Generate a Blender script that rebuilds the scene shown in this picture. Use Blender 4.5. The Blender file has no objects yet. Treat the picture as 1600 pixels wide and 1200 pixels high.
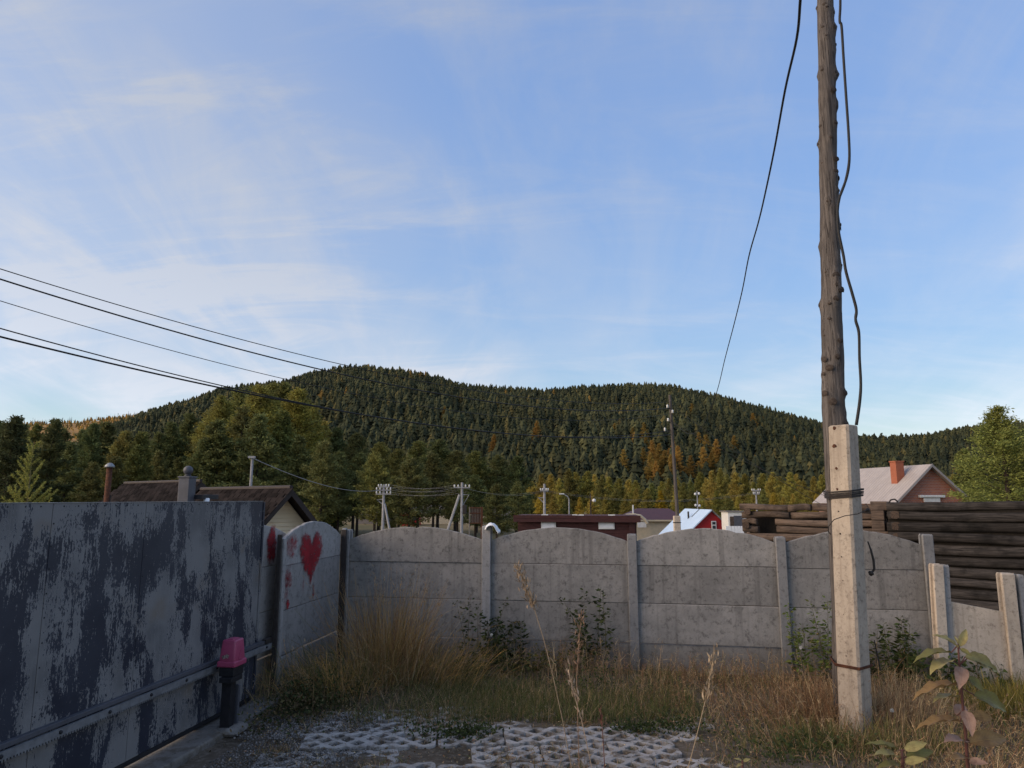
import bpy, bmesh, math, random
import numpy as np
from mathutils import Vector, Matrix, Euler

SC = bpy.context.scene
COL = SC.collection
R = math.radians
rnd = random.Random(7)
NP = np.random.default_rng(11)

# ------------------------------------------------------------------ camera
F, PITCH, H = 1109.0, math.atan(179 / 1109), 2.2
cam = bpy.data.cameras.new('Camera')
cam.sensor_width = 36.0
cam.lens = F / 1600 * 36
cam.clip_start, cam.clip_end = 0.05, 12000
camo = bpy.data.objects.new('Camera', cam)
COL.objects.link(camo)
camo.location = (0, 0, H)
camo.rotation_euler = (math.pi / 2 + PITCH, 0, 0)
SC.camera = camo

# ------------------------------------------------------------------ sky, sun, exposure
CLOUD_AT = (12.3, 3.3, 0)
SKY_EVEN, SKY_K, SKY_SAT = .36, 1.07, 1.15
SUN_EL, SUN_AZ = 19.0, -104.0          # azimuth from +Y (view direction), negative = left
w = bpy.data.worlds.new('World')
SC.world = w
w.use_nodes = True
nt = w.node_tree
for n in list(nt.nodes):
    nt.nodes.remove(n)
def N(t, typ, **kw):
    n = t.nodes.new(typ)
    for k, v in kw.items():
        setattr(n, k, v)
    return n
def mth(t, op, a, b=None, c=None, clamp=False):
    n = N(t, 'ShaderNodeMath', operation=op, use_clamp=clamp)
    for i, v in enumerate((a, b, c)):
        if v is None: continue
        if isinstance(v, (int, float)): n.inputs[i].default_value = v
        else: t.links.new(v, n.inputs[i])
    return n.outputs[0]
def mixc(t, fac, a, b, blend='MIX'):
    n = N(t, 'ShaderNodeMix', data_type='RGBA', blend_type=blend)
    for i, v in ((0, fac), (6, a), (7, b)):
        if isinstance(v, (int, float)): n.inputs[i].default_value = v
        elif isinstance(v, (tuple, list)): n.inputs[i].default_value = (*v[:3], 1)
        else: t.links.new(v, n.inputs[i])
    return n.outputs[2]
def noise(t, vec, scale, detail=4, rough=.55, dist=0.0):
    n = N(t, 'ShaderNodeTexNoise')
    n.inputs['Scale'].default_value = scale
    n.inputs['Detail'].default_value = detail
    n.inputs['Roughness'].default_value = rough
    n.inputs['Distortion'].default_value = dist
    if vec is not None: t.links.new(vec, n.inputs['Vector'])
    return n.outputs[0]
def mapping(t, vec, scale=(1, 1, 1), rot=(0, 0, 0), loc=(0, 0, 0)):
    n = N(t, 'ShaderNodeMapping')
    n.inputs['Scale'].default_value = scale
    n.inputs['Rotation'].default_value = rot
    n.inputs['Location'].default_value = loc
    t.links.new(vec, n.inputs['Vector'])
    return n.outputs[0]
def ramp(t, fac, stops):
    n = N(t, 'ShaderNodeMapRange')
    n.interpolation_type = 'SMOOTHSTEP'
    n.inputs[1].default_value, n.inputs[2].default_value = stops
    t.links.new(fac, n.inputs[0])
    return n.outputs[0]

sky = N(nt, 'ShaderNodeTexSky', sky_type='NISHITA')
sky.sun_disc = False
sky.sun_elevation = R(SUN_EL)
sky.sun_rotation = R(SUN_AZ)
sky.altitude = 700
sky.air_density = 1.0
sky.dust_density = 0.05
sky.ozone_density = 1.2
geo = N(nt, 'ShaderNodeTexCoord')
sep = N(nt, 'ShaderNodeSeparateXYZ')
nt.links.new(geo.outputs['Generated'], sep.inputs[0])
zz = mth(nt, 'MAXIMUM', mth(nt, 'ADD', sep.outputs[2], 0.28), 0.05)
comb = N(nt, 'ShaderNodeCombineXYZ')           # thin high cloud on a sheet overhead
nt.links.new(mth(nt, 'DIVIDE', sep.outputs[0], zz), comb.inputs[0])
nt.links.new(mth(nt, 'DIVIDE', sep.outputs[1], zz), comb.inputs[1])
cv = comb.outputs[0]
broad = noise(nt, mapping(nt, cv, (.60, .42, 1), (0, 0, R(20)), CLOUD_AT), 1.0, 4, .5, .4)
wisp = noise(nt, mapping(nt, cv, (2.1, .85, 1), (0, 0, R(-38)), (7.3, 2.2, 0)), 1.0, 8, .60, 1.1)
wisp2 = noise(nt, mapping(nt, cv, (1.5, 4.6, 1), (0, 0, R(-24)), (1.3, 5.2, 0)), 1.0, 8, .62, .8)
veil = ramp(nt, broad, (.38, .66))
fib = mth(nt, 'ADD', mth(nt, 'MULTIPLY', ramp(nt, wisp, (.38, .80)), .8), mth(nt, 'MULTIPLY', ramp(nt, wisp2, (.42, .80)), .75))
cl = mth(nt, 'ADD', mth(nt, 'MULTIPLY_ADD', veil, .42, .10),
         mth(nt, 'MULTIPLY', fib, mth(nt, 'MULTIPLY_ADD', veil, .62, .30)))
cl = mth(nt, 'MINIMUM', cl, .85)
# sky luminance is compressed to even its brightness out; cloud brightness follows the sky behind it
bw = N(nt, 'ShaderNodeRGBToBW')
nt.links.new(sky.outputs[0], bw.inputs[0])
root = mth(nt, 'POWER', mth(nt, 'MAXIMUM', bw.outputs[0], .05), SKY_EVEN)
fac = mth(nt, 'DIVIDE', root, mth(nt, 'MAXIMUM', bw.outputs[0], .05))
sv = N(nt, 'ShaderNodeVectorMath', operation='SCALE')
nt.links.new(sky.outputs[0], sv.inputs[0]); nt.links.new(mth(nt, 'MULTIPLY', fac, SKY_K), sv.inputs['Scale'])
hsv = N(nt, 'ShaderNodeHueSaturation')
hsv.inputs['Saturation'].default_value = SKY_SAT
hsv.inputs['Hue'].default_value = .508
nt.links.new(sv.outputs[0], hsv.inputs['Color'])
cw = N(nt, 'ShaderNodeCombineColor')
for i, k in enumerate((1.27, 1.33, 1.48)):
    nt.links.new(mth(nt, 'MULTIPLY', root, k * SKY_K), cw.inputs[i])
skyc = mixc(nt, cl, hsv.outputs[0], cw.outputs[0])
bg = N(nt, 'ShaderNodeBackground')
bg.inputs[1].default_value = 0.15
nt.links.new(skyc, bg.inputs[0])
wo = N(nt, 'ShaderNodeOutputWorld')
nt.links.new(bg.outputs[0], wo.inputs[0])

sun = bpy.data.lights.new('Sun', 'SUN')
sun.energy = 1.9
sun.angle = R(60)
sun.color = (1.0, .76, .53)
suno = bpy.data.objects.new('Sun', sun)
COL.objects.link(suno)
sd = Vector((math.sin(R(SUN_AZ)) * math.cos(R(SUN_EL)), math.cos(R(SUN_AZ)) * math.cos(R(SUN_EL)), math.sin(R(SUN_EL))))
suno.rotation_euler = sd.to_track_quat('Z', 'Y').to_euler()
suno.location = (-20, 0, 30)

vs = SC.view_settings
vs.view_transform, vs.look, vs.exposure, vs.gamma = 'Standard', 'None', 1.2, 1.0
vs.use_curve_mapping = False

# ------------------------------------------------------------------ photo -> place
cp, sp_ = math.cos(PITCH), math.sin(PITCH)
def ray(x, y):
    u, v = (x - 800) / F, (600 - y) / F
    return Vector((u, cp - v * sp_, sp_ + v * cp))
def at(x, y, Y):
    r = ray(x, y)
    return Vector((0, 0, H)) + r * (Y / r.y)
def gnd(x, y, z=0.0):
    r = ray(x, y)
    return Vector((0, 0, H)) + r * ((z - H) / r.z)
def onplane(x, y, P, d):
    r = ray(x, y)
    n = Vector((-d[1], d[0], 0))
    return Vector((0, 0, H)) + r * (n.dot(Vector((P[0], P[1], 0))) / n.dot(r))
def gz(X, Y):
    """ground height: flat yard, falling gently to the village beyond the fence"""
    pts = ((0, 0), (11, 0), (13, -1.0), (17, -1.1), (30, -1.9), (60, -3.5), (1e5, -3.5))
    for (a, za), (b, zb) in zip(pts, pts[1:]):
        if Y <= b:
            t = max(0, (Y - a) / (b - a))
            return za + (zb - za) * t
    return -3.5

# ------------------------------------------------------------------ materials
def newmat(name):
    m = bpy.data.materials.new(name)
    m.use_nodes = True
    t = m.node_tree
    b = t.nodes['Principled BSDF']
    return m, t, b
def setc(t, b, c, rough=.8, spec=.3, metal=0.0):
    if isinstance(c, (tuple, list)): b.inputs['Base Color'].default_value = (*c[:3], 1)
    else: t.links.new(c, b.inputs['Base Color'])
    b.inputs['Roughness'].default_value = rough
    b.inputs['Specular IOR Level'].default_value = spec
    b.inputs['Metallic'].default_value = metal
def bump(t, b, h, strength=.3, dist=.02):
    n = N(t, 'ShaderNodeBump')
    n.inputs['Strength'].default_value = strength
    n.inputs['Distance'].default_value = dist
    t.links.new(h, n.inputs['Height'])
    t.links.new(n.outputs[0], b.inputs['Normal'])
def ocoord(t):
    return N(t, 'ShaderNodeTexCoord').outputs['Object']
def orand(t):
    return N(t, 'ShaderNodeObjectInfo').outputs['Random']
def simple(name, c1, c2=None, scale=6, rough=.8, stretch=(1, 1, 1), bs=.25, bd=.01, spec=.3, metal=0, detail=6, vary=.0):
    m, t, b = newmat(name)
    c2 = c2 or tuple(v * .7 for v in c1)
    v = mapping(t, ocoord(t), stretch)
    n = noise(t, v, scale, detail, .6)
    c = mixc(t, ramp(t, n, (.3, .7)), c1, c2)
    if vary:
        hs = N(t, 'ShaderNodeHueSaturation')
        t.links.new(c, hs.inputs['Color'])
        t.links.new(mth(t, 'MULTIPLY_ADD', orand(t), 2 * vary, 1 - vary), hs.inputs['Value'])
        c = hs.outputs[0]
    setc(t, b, c, rough, spec, metal)
    bump(t, b, n, bs, bd)
    return m
def concrete(name, c1, c2, c3, pore=.5, streak=True, damp=False, dirt=0):
    m, t, b = newmat(name)
    o = ocoord(t)
    jit = N(t, 'ShaderNodeVectorMath', operation='ADD')
    t.links.new(o, jit.inputs[0])
    rr = orand(t)
    cx = N(t, 'ShaderNodeCombineXYZ')
    t.links.new(mth(t, 'MULTIPLY', rr, 37.0), cx.inputs[0])
    t.links.new(mth(t, 'MULTIPLY', rr, 91.0), cx.inputs[2])
    t.links.new(cx.outputs[0], jit.inputs[1])
    v = jit.outputs[0]
    big = noise(t, v, 2.6, 7, .68, .1)
    fine = noise(t, v, 34, 8, .72)
    c = mixc(t, ramp(t, big, (.34, .68)), c1, c2)
    if streak:
        st = noise(t, mapping(t, v, (9, 9, .35)), 1.6, 4, .5)
        c = mixc(t, mth(t, 'MULTIPLY', ramp(t, st, (.5, .72)), .5), c, c3)
    c = mixc(t, mth(t, 'MULTIPLY', ramp(t, fine, (.5, .72)), pore), c, c3)
    blot = noise(t, v, 15, 9, .78, .1)
    c = mixc(t, mth(t, 'MULTIPLY', ramp(t, blot, (.50, .66)), .7), c, tuple(q * .62 for q in c3))
    lite = noise(t, mapping(t, v, (1, 1, 1), (0, 0, 0), (4, 9, 2)), 14, 8, .7)
    c = mixc(t, mth(t, 'MULTIPLY', ramp(t, lite, (.58, .74)), .35), c, tuple(min(1, q * 1.25) for q in c1))
    hs = N(t, 'ShaderNodeHueSaturation')
    t.links.new(c, hs.inputs['Color'])
    t.links.new(mth(t, 'MULTIPLY_ADD', rr, .34, .83), hs.inputs['Value'])
    c = hs.outputs[0]
    if dirt:
        dn = noise(t, v, 5.5, 8, .7)
        c = mixc(t, mth(t, 'MULTIPLY', ramp(t, dn, (.47, .62)), dirt), c, (.10, .082, .062))
    if damp:   # soil splashed along the foot
        s = N(t, 'ShaderNodeSeparateXYZ'); t.links.new(o, s.inputs[0])
        d = mth(t, 'ADD', s.outputs[2], mth(t, 'MULTIPLY', noise(t, o, 3, 5), -.35))
        c = mixc(t, mth(t, 'MULTIPLY', ramp(t, d, (.3, -.05)), .5), c, (.12, .105, .085))
    vor = N(t, 'ShaderNodeTexVoronoi'); vor.inputs['Scale'].default_value = 45
    t.links.new(v, vor.inputs['Vector'])
    pit = mth(t, 'MULTIPLY', ramp(t, vor.outputs[0], (.0, .16)), ramp(t, noise(t, v, 7, 3), (.75, .5)))
    setc(t, b, c, .92, .2)
    bump(t, b, mth(t, 'ADD', mth(t, 'ADD', mth(t, 'MULTIPLY', fine, .6), mth(t, 'MULTIPLY', blot, .5)), mth(t, 'MULTIPLY', pit, .25)), .55, .012)
    return m
def colattr(name, rough=.75, trans=.35, rv=.35):
    m, t, b = newmat(name)
    a = N(t, 'ShaderNodeAttribute', attribute_name='Col')
    g = N(t, 'ShaderNodeNewGeometry')
    hs = N(t, 'ShaderNodeHueSaturation')
    t.links.new(a.outputs['Color'], hs.inputs['Color'])
    t.links.new(mth(t, 'MULTIPLY_ADD', g.outputs['Random Per Island'], 2 * rv, 1 - rv), hs.inputs['Value'])
    setc(t, b, hs.outputs[0], rough, .15)
    tr = N(t, 'ShaderNodeBsdfTranslucent')
    t.links.new(hs.outputs[0], tr.inputs[0])
    mx = N(t, 'ShaderNodeMixShader'); mx.inputs[0].default_value = trans
    t.links.new(b.outputs[0], mx.inputs[1]); t.links.new(tr.outputs[0], mx.inputs[2])
    t.links.new(mx.outputs[0], t.nodes['Material Output'].inputs[0])
    return m
def foliage(name, trans=.3):
    m, t, b = newmat(name)
    oi = N(t, 'ShaderNodeObjectInfo')
    g = N(t, 'ShaderNodeNewGeometry')
    hs = N(t, 'ShaderNodeHueSaturation')
    t.links.new(oi.outputs['Color'], hs.inputs['Color'])
    n = noise(t, ocoord(t), 7.0, 3, .6)
    t.links.new(mth(t, 'MULTIPLY_ADD', n, .06, .47), hs.inputs['Hue'])
    t.links.new(mth(t, 'ADD', mth(t, 'MULTIPLY_ADD', g.outputs['Random Per Island'], .7, .2), mth(t, 'MULTIPLY', n, .9)), hs.inputs['Value'])
    setc(t, b, hs.outputs[0], .8, .1)
    tr = N(t, 'ShaderNodeBsdfTranslucent')
    t.links.new(hs.outputs[0], tr.inputs[0])
    mx = N(t, 'ShaderNodeMixShader'); mx.inputs[0].default_value = trans
    t.links.new(b.outputs[0], mx.inputs[1]); t.links.new(tr.outputs[0], mx.inputs[2])
    t.links.new(mx.outputs[0], t.nodes['Material Output'].inputs[0])
    return m
def wood(name, c1, c2, c3, stretch=(12, 12, .7), scale=3, bs=.7, vary=.2):
    m, t, b = newmat(name)
    o = ocoord(t)
    ad = N(t, 'ShaderNodeVectorMath', operation='ADD'); t.links.new(o, ad.inputs[0])
    rr = orand(t)
    cx = N(t, 'ShaderNodeCombineXYZ')
    for i in range(3): t.links.new(mth(t, 'MULTIPLY', rr, 31.0 + 17 * i), cx.inputs[i])
    t.links.new(cx.outputs[0], ad.inputs[1])
    v = ad.outputs[0]
    g = noise(t, mapping(t, v, stretch), scale, 8, .65, .8)
    bl = noise(t, v, 2.2, 5, .6)
    c = mixc(t, ramp(t, g, (.3, .7)), c1, c2)
    c = mixc(t, mth(t, 'MULTIPLY', ramp(t, bl, (.45, .7)), .7), c, c3)
    ck = noise(t, mapping(t, v, tuple(q * (3.2 if q > 2 else .6) for q in stretch)), scale, 3, .5)
    crk = ramp(t, ck, (.66, .70))
    c = mixc(t, mth(t, 'MULTIPLY', crk, .85), c, tuple(q * .18 for q in c2))
    g = mth(t, 'SUBTRACT', g, mth(t, 'MULTIPLY', crk, .8))
    hs = N(t, 'ShaderNodeHueSaturation'); t.links.new(c, hs.inputs['Color'])
    t.links.new(mth(t, 'MULTIPLY_ADD', rr, 2 * vary, 1 - vary), hs.inputs['Value'])
    setc(t, b, hs.outputs[0], .9, .15)
    bump(t, b, g, bs, .012)
    return m

MT = {}
MT['concrete'] = concrete('weathered_concrete', (.29, .275, .255), (.215, .206, .193), (.115, .109, .102), .55, True, True)
MT['concrete_pale'] = concrete('pale_concrete', (.29, .285, .28), (.24, .237, .235), (.16, .155, .15), .4, True, True)
MT['stub'] = concrete('post_concrete', (.52, .44, .35), (.42, .355, .285), (.25, .20, .155), .5, True)
MT['paver'] = concrete('paver_concrete', (.38, .36, .34), (.30, .285, .27), (.17, .155, .14), .45, False, False, .85)
MT['footing'] = concrete('footing_concrete', (.24, .225, .205), (.17, .16, .145), (.10, .092, .082), .45, False, False, .7)
MT['steel'] = simple('galvanised_steel', (.30, .32, .34), (.2, .21, .225), 12, .5, (1, 1, 1), .15, .003, .5, .4)
MT['dullsteel'] = simple('dull_steel', (.22, .23, .245), (.14, .145, .155), 12, .55, (1, 1, 1), .15, .003, .4, .3)
MT['black'] = simple('black_steel', (.012, .013, .016), (.02, .02, .024), 20, .5)
MT['blackrubber'] = simple('black_cable', (.012, .012, .013), (.02, .02, .02), 30, .6)
MT['rust'] = simple('rust', (.12, .045, .022), (.05, .022, .014), 18, .9, bs=.5)
MT['darkiron'] = simple('dark_iron', (.04, .035, .033), (.025, .02, .018), 18, .7)
MT['polewood'] = wood('pole_wood', (.15, .132, .12), (.046, .040, .037), (.085, .078, .073), (16, 16, .55), 2.6, 1.0, .05)
MT['knot'] = simple('knot_wood', (.035, .026, .022), (.075, .058, .046), 40, .9, bs=.8)
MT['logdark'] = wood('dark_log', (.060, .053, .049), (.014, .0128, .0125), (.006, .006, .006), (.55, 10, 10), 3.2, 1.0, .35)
MT['loglight'] = wood('brown_log', (.15, .11, .085), (.062, .046, .037), (.028, .022, .019), (.6, 9, 9), 3, 1.0, .35)
MT['logend'] = simple('log_end', (.12, .08, .055), (.05, .035, .026), 30, .9, bs=.6, vary=.3)
MT['pink'] = simple('pink_plastic', (.38, .06, .14), (.30, .05, .11), 7, .42, bs=.02, spec=.5)
MT['sticker'] = simple('sticker', (.45, .36, .33), (.09, .04, .05), 60, .5)
MT['white'] = simple('white_paint', (.72, .72, .70), (.6, .6, .58), 3, .6)
MT['whiteplastic'] = simple('white_plastic', (.8, .82, .84), (.7, .72, .75), 5, .45)
MT['grey_metal'] = simple('grey_painted_metal', (.085, .088, .105), (.065, .068, .08), 8, .5)
MT['siding'] = simple('cream_siding', (.80, .67, .46), (.74, .61, .42), 2, .55, vary=.07)
MT['brown_trim'] = simple('brown_trim', (.035, .024, .022), (.025, .018, .017), 5, .6)
MT['shingle'] = simple('brown_shingle', (.021, .0165, .0158), (.013, .0108, .0105), 60, .98, bs=.4, spec=.05, vary=.5)
MT['shinglebase'] = simple('roof_felt', (.03, .022, .02), None, 20, .95)
MT['maroon'] = simple('maroon_boards', (.075, .025, .022), (.04, .016, .015), 5, .7, (1, 1, 8), vary=.25)
MT['maroonroof'] = simple('maroon_metal_roof', (.085, .032, .034), (.065, .026, .028), 3, .5)
MT['redwall'] = simple('red_boards', (.42, .022, .024), (.34, .02, .022), 6, .6, (8, 8, 1), vary=.1)
MT['bluroof'] = simple('pale_metal_roof', (.50, .63, .78), (.45, .58, .73), 1.5, .35, bs=.05, vary=.06)
MT['greyroof'] = simple('grey_metal_roof', (.36, .325, .305), (.30, .27, .255), 1.2, .5, bs=.05, vary=.07)
MT['window'] = simple('dark_glass', (.03, .04, .05), (.05, .06, .07), 3, .08, bs=0, spec=.6)
MT['cream'] = simple('cream_render', (.55, .47, .33), (.45, .40, .29), 3, .9)
MT['greyboards'] = simple('grey_boards', (.22, .20, .18), (.13, .12, .11), 8, .9, (6, 6, 1), vary=.2)
MT['ceramic'] = simple('insulator', (.75, .75, .72), (.6, .6, .58), 9, .25)
MT['polegrey'] = simple('grey_pole_concrete', (.34, .34, .35), (.24, .24, .25), 6, .9)
MT['bark'] = simple('bark', (.055, .04, .032), (.03, .023, .019), 25, .95, (3, 3, 1), .8, .02)
MT['grass'] = colattr('grass_blades', .75, .3, .35)
MT['leafy'] = colattr('weed_leaves', .6, .3, .3)
MT['foliage'] = foliage('needle_foliage')
MT['hilltrees'] = colattr('hill_forest', .9, .1, .12)
MT['soil'] = simple('soil', (.10, .085, .07), (.055, .048, .04), 14, .98, bs=.8, bd=.02)

def brick(name, scale):
    m, t, b = newmat(name)
    o = N(t, 'ShaderNodeTexCoord').outputs['UV']
    bt = N(t, 'ShaderNodeTexBrick')
    t.links.new(o, bt.inputs['Vector'])
    bt.inputs['Color1'].default_value = (.46, .15, .07, 1)
    bt.inputs['Color2'].default_value = (.32, .09, .05, 1)
    bt.inputs['Mortar'].default_value = (.30, .24, .21, 1)
    bt.inputs['Scale'].default_value = scale
    bt.inputs['Mortar Size'].default_value = .035
    setc(t, b, bt.outputs[0], .9)
    return m
MT['brick'] = brick('red_brick', 1.9)

# gate: dark blue paint over a grey primer, worn off in vertical drags
def gate_mat():
    m, t, b = newmat('peeling_blue_paint')
    o = ocoord(t)
    big = noise(t, mapping(t, o, (1.5, 1, .75), (0, 0, 0), (2.35, 0, .4)), 1.6, 3, .5, .3)
    med = noise(t, mapping(t, o, (5.5, 1, 2.2)), 1.6, 8, .68, .5)
    fin = noise(t, mapping(t, o, (30, 1, 15)), 2.0, 6, .75, .2)
    drag = noise(t, mapping(t, o, (46, 1, 1.6)), 1.6, 5, .6)
    s = mth(t, 'ADD', mth(t, 'MULTIPLY', big, .95), mth(t, 'MULTIPLY', med, .72))
    s = mth(t, 'ADD', s, mth(t, 'MULTIPLY', fin, .72))
    s = mth(t, 'ADD', s, mth(t, 'MULTIPLY', drag, .34))
    mask = ramp(t, s, (1.355, 1.415))
    prim = mixc(t, ramp(t, noise(t, o, 1.7, 3), (.45, .65)), (.175, .175, .177), (.115, .116, .12))
    warm = ramp(t, noise(t, mapping(t, o, (1.3, 1, 1.6), (0, 0, 0), (9, 0, 3)), 1.5, 3, .5), (.55, .72))
    prim = mixc(t, mth(t, 'MULTIPLY', warm, .6), prim, (.155, .125, .095))
    prim = mixc(t, mth(t, 'MULTIPLY', ramp(t, drag, (.5, .7)), .35), prim, (.22, .218, .216))
    nav = mixc(t, ramp(t, noise(t, o, 2.5, 5), (.35, .65)), (.018, .022, .036), (.028, .033, .049))
    c = mixc(t, mask, nav, prim)
    rs = mth(t, 'MULTIPLY', ramp(t, noise(t, mapping(t, o, (26, 1, 14)), 2, 6, .7), (.66, .72)), ramp(t, noise(t, o, 2.2, 3), (.48, .62)))
    c = mixc(t, mth(t, 'MULTIPLY', rs, .8), c, (.085, .05, .032))
    edge = mth(t, 'MULTIPLY', mth(t, 'MULTIPLY', mask, mth(t, 'SUBTRACT', 1.0, mask)), 2.4)
    c = mixc(t, edge, c, (.30, .30, .30))
    setc(t, b, c, .62, .35)
    t.links.new(mth(t, 'MULTIPLY_ADD', mask, .25, .5), b.inputs['Roughness'])
    bump(t, b, mth(t, 'ADD', mth(t, 'MULTIPLY', mask, -.5), mth(t, 'MULTIPLY', noise(t, o, 1.6, 2), 3)), .35, .006)
    return m
MT['gate'] = gate_mat()
def paint_mat():
    m, t, b = newmat('red_spray_paint')
    a = N(t, 'ShaderNodeAttribute', attribute_name='fade')
    o = ocoord(t)
    n = noise(t, o, 16, 8, .7)
    k = mth(t, 'ADD', a.outputs['Fac'], mth(t, 'MULTIPLY_ADD', n, 1.7, -.98))
    al = mth(t, 'MULTIPLY', ramp(t, k, (.05, .75)), .93)
    setc(t, b, mixc(t, ramp(t, noise(t, o, 6, 5), (.3, .7)), (.30, .016, .024), (.19, .012, .018)), .8, .2)
    t.links.new(al, b.inputs['Alpha'])
    return m
MT['redpaint'] = paint_mat()

# ------------------------------------------------------------------ mesh helpers
class MB:
    def __init__(s): s.v, s.f = [], []
    def add(s, vs, fs):
        k = len(s.v)
        s.v += [tuple(q) for q in vs]
        s.f += [tuple(i + k for i in f) for f in fs]
        return s
    def box(s, c, d, M=None):
        x, y, z = d[0] / 2, d[1] / 2, d[2] / 2
        vs = [Vector((a * x, b * y, e * z)) for a in (-1, 1) for b in (-1, 1) for e in (-1, 1)]
        c = Vector(c)
        vs = [(M @ q if M else q) + c for q in vs]
        return s.add(vs, [(0, 1, 3, 2), (4, 6, 7, 5), (0, 4, 5, 1), (2, 3, 7, 6), (0, 2, 6, 4), (1, 5, 7, 3)])
    def bevbox(s, c, d, bv=.01, M=None):
        x, y, z = d[0] / 2, d[1] / 2, d[2] / 2
        bm = bmesh.new()
        bmesh.ops.create_cube(bm, size=1)
        for q in bm.verts: q.co = Vector((q.co.x * d[0], q.co.y * d[1], q.co.z * d[2]))
        bmesh.ops.bevel(bm, geom=bm.edges[:], offset=min(bv, min(d) * .45), segments=2, profile=.5, affect='EDGES')
        return s.bm(bm, c, M)
    def bm(s, bm, c=(0, 0, 0), M=None):
        bm.verts.index_update()
        c = Vector(c)
        s.add([(M @ q.co if M else q.co) + c for q in bm.verts], [[q.index for q in f.verts] for f in bm.faces])
        bm.free()
        return s
    def tube(s, pts, rad, n=8, cap=True):
        pts = [Vector(p) for p in pts]
        if not isinstance(rad, (list, tuple)): rad = [rad] * len(pts)
        vs, fs = [], []
        up = Vector((.31, .17, .93))
        for i, p in enumerate(pts):
            d = (pts[min(i + 1, len(pts) - 1)] - pts[max(i - 1, 0)]).normalized()
            a = d.cross(up)
            if a.length < 1e-3: a = d.cross(Vector((1, 0, 0)))
            a.normalize(); b = d.cross(a)
            for k in range(n):
                th = 2 * math.pi * k / n
                vs.append(p + (a * math.cos(th) + b * math.sin(th)) * rad[i])
        for i in range(len(pts) - 1):
            for k in range(n):
                fs.append((i * n + k, i * n + (k + 1) % n, (i + 1) * n + (k + 1) % n, (i + 1) * n + k))
        if cap:
            fs.append(tuple(range(n - 1, -1, -1)))
            fs.append(tuple(range((len(pts) - 1) * n, len(pts) * n)))
        return s.add(vs, fs)
    def prism(s, poly, o, ux, uy, n, th):
        """polygon (2D) in plane o,ux,uy extruded by th along n"""
        o, ux, uy, n = Vector(o), Vector(ux), Vector(uy), Vector(n)
        k = len(poly)
        a = [o + ux * p[0] + uy * p[1] for p in poly]
        b = [q + n * th for q in a]
        return s.add(a + b, [tuple(range(k))[::-1], tuple(range(k, 2 * k))] + [(i, (i + 1) % k, k + (i + 1) % k, k + i) for i in range(k)])
    def lathe(s, c, prof, n=14):
        c = Vector(c); vs, fs = [], []
        for r, z in prof:
            for k in range(n):
                th = 2 * math.pi * k / n
                vs.append(c + Vector((r * math.cos(th), r * math.sin(th), z)))
        m = len(prof)
        for i in range(m - 1):
            for k in range(n):
                fs.append((i * n + k, i * n + (k + 1) % n, (i + 1) * n + (k + 1) % n, (i + 1) * n + k))
        fs.append(tuple(range(n - 1, -1, -1))); fs.append(tuple(range((m - 1) * n, m * n)))
        return s.add(vs, fs)
    def mesh(s, name, mat, smooth=False):
        me = bpy.data.meshes.new(name)
        me.from_pydata([tuple(q) for q in s.v], [], s.f)
        me.materials.append(mat)
        if smooth: me.shade_smooth()
        bm = bmesh.new(); bm.from_mesh(me)
        bmesh.ops.recalc_face_normals(bm, faces=bm.faces)
        bm.to_mesh(me); bm.free()
        return me
    def build(s, name, mat, parent=None, world=False, smooth=False, loc=None):
        if world and parent is not None:
            I = rootM(parent).inverted()
            s.v = [tuple(I @ Vector(q)) for q in s.v]
        if loc is not None and parent is None:
            L = Vector(loc); s.v = [tuple(Vector(q) - L) for q in s.v]
        o = link(name, s.mesh(name, mat, smooth), parent)
        if loc is not None and parent is None: o.location = loc
        return o
def rootM(o):
    M = o.matrix_basis.copy()
    while o.parent:
        o = o.parent; M = o.matrix_basis @ M
    return M
def link(name, data, parent=None):
    o = bpy.data.objects.new(name, data)
    COL.objects.link(o)
    if parent: o.parent = parent
    return o
def tag(o, label, cat, group=None):
    o['label'] = label; o['category'] = cat
    if group: o['group'] = group
    return o
def thing(name, label, cat, loc=(0, 0, 0), rz=0, group=None):
    o = link(name, None)
    o.empty_display_size = .2
    o.location = loc; o.rotation_euler = (0, 0, rz)
    return tag(o, label, cat, group)
def kind(o, k):
    o['kind'] = k
    return o

def npmesh(name, V, Fq, mat, cols=None, smooth=False):
    """V (n,3), Fq list of int arrays (m,3) or (m,4)"""
    me = bpy.data.meshes.new(name)
    V = np.asarray(V, np.float32)
    me.vertices.add(len(V)); me.vertices.foreach_set('co', V.ravel())
    loops = np.concatenate([f.ravel() for f in Fq]).astype(np.int32)
    tot = np.concatenate([np.full(len(f), f.shape[1]) for f in Fq]).astype(np.int32)
    start = np.concatenate([[0], np.cumsum(tot)[:-1]]).astype(np.int32)
    me.loops.add(len(loops)); me.loops.foreach_set('vertex_index', loops)
    me.polygons.add(len(tot))
    me.polygons.foreach_set('loop_start', start)
    me.update(calc_edges=True)
    if cols is not None:
        a = me.color_attributes.new('Col', 'FLOAT_COLOR', 'POINT')
        c = np.ones((len(V), 4), np.float32); c[:, :3] = cols
        a.data.foreach_set('color', c.ravel())
    me.materials.append(mat)
    if smooth: me.shade_smooth()
    return me
def unit(a): return a / (np.linalg.norm(a, axis=1, keepdims=True) + 1e-9)
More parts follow.
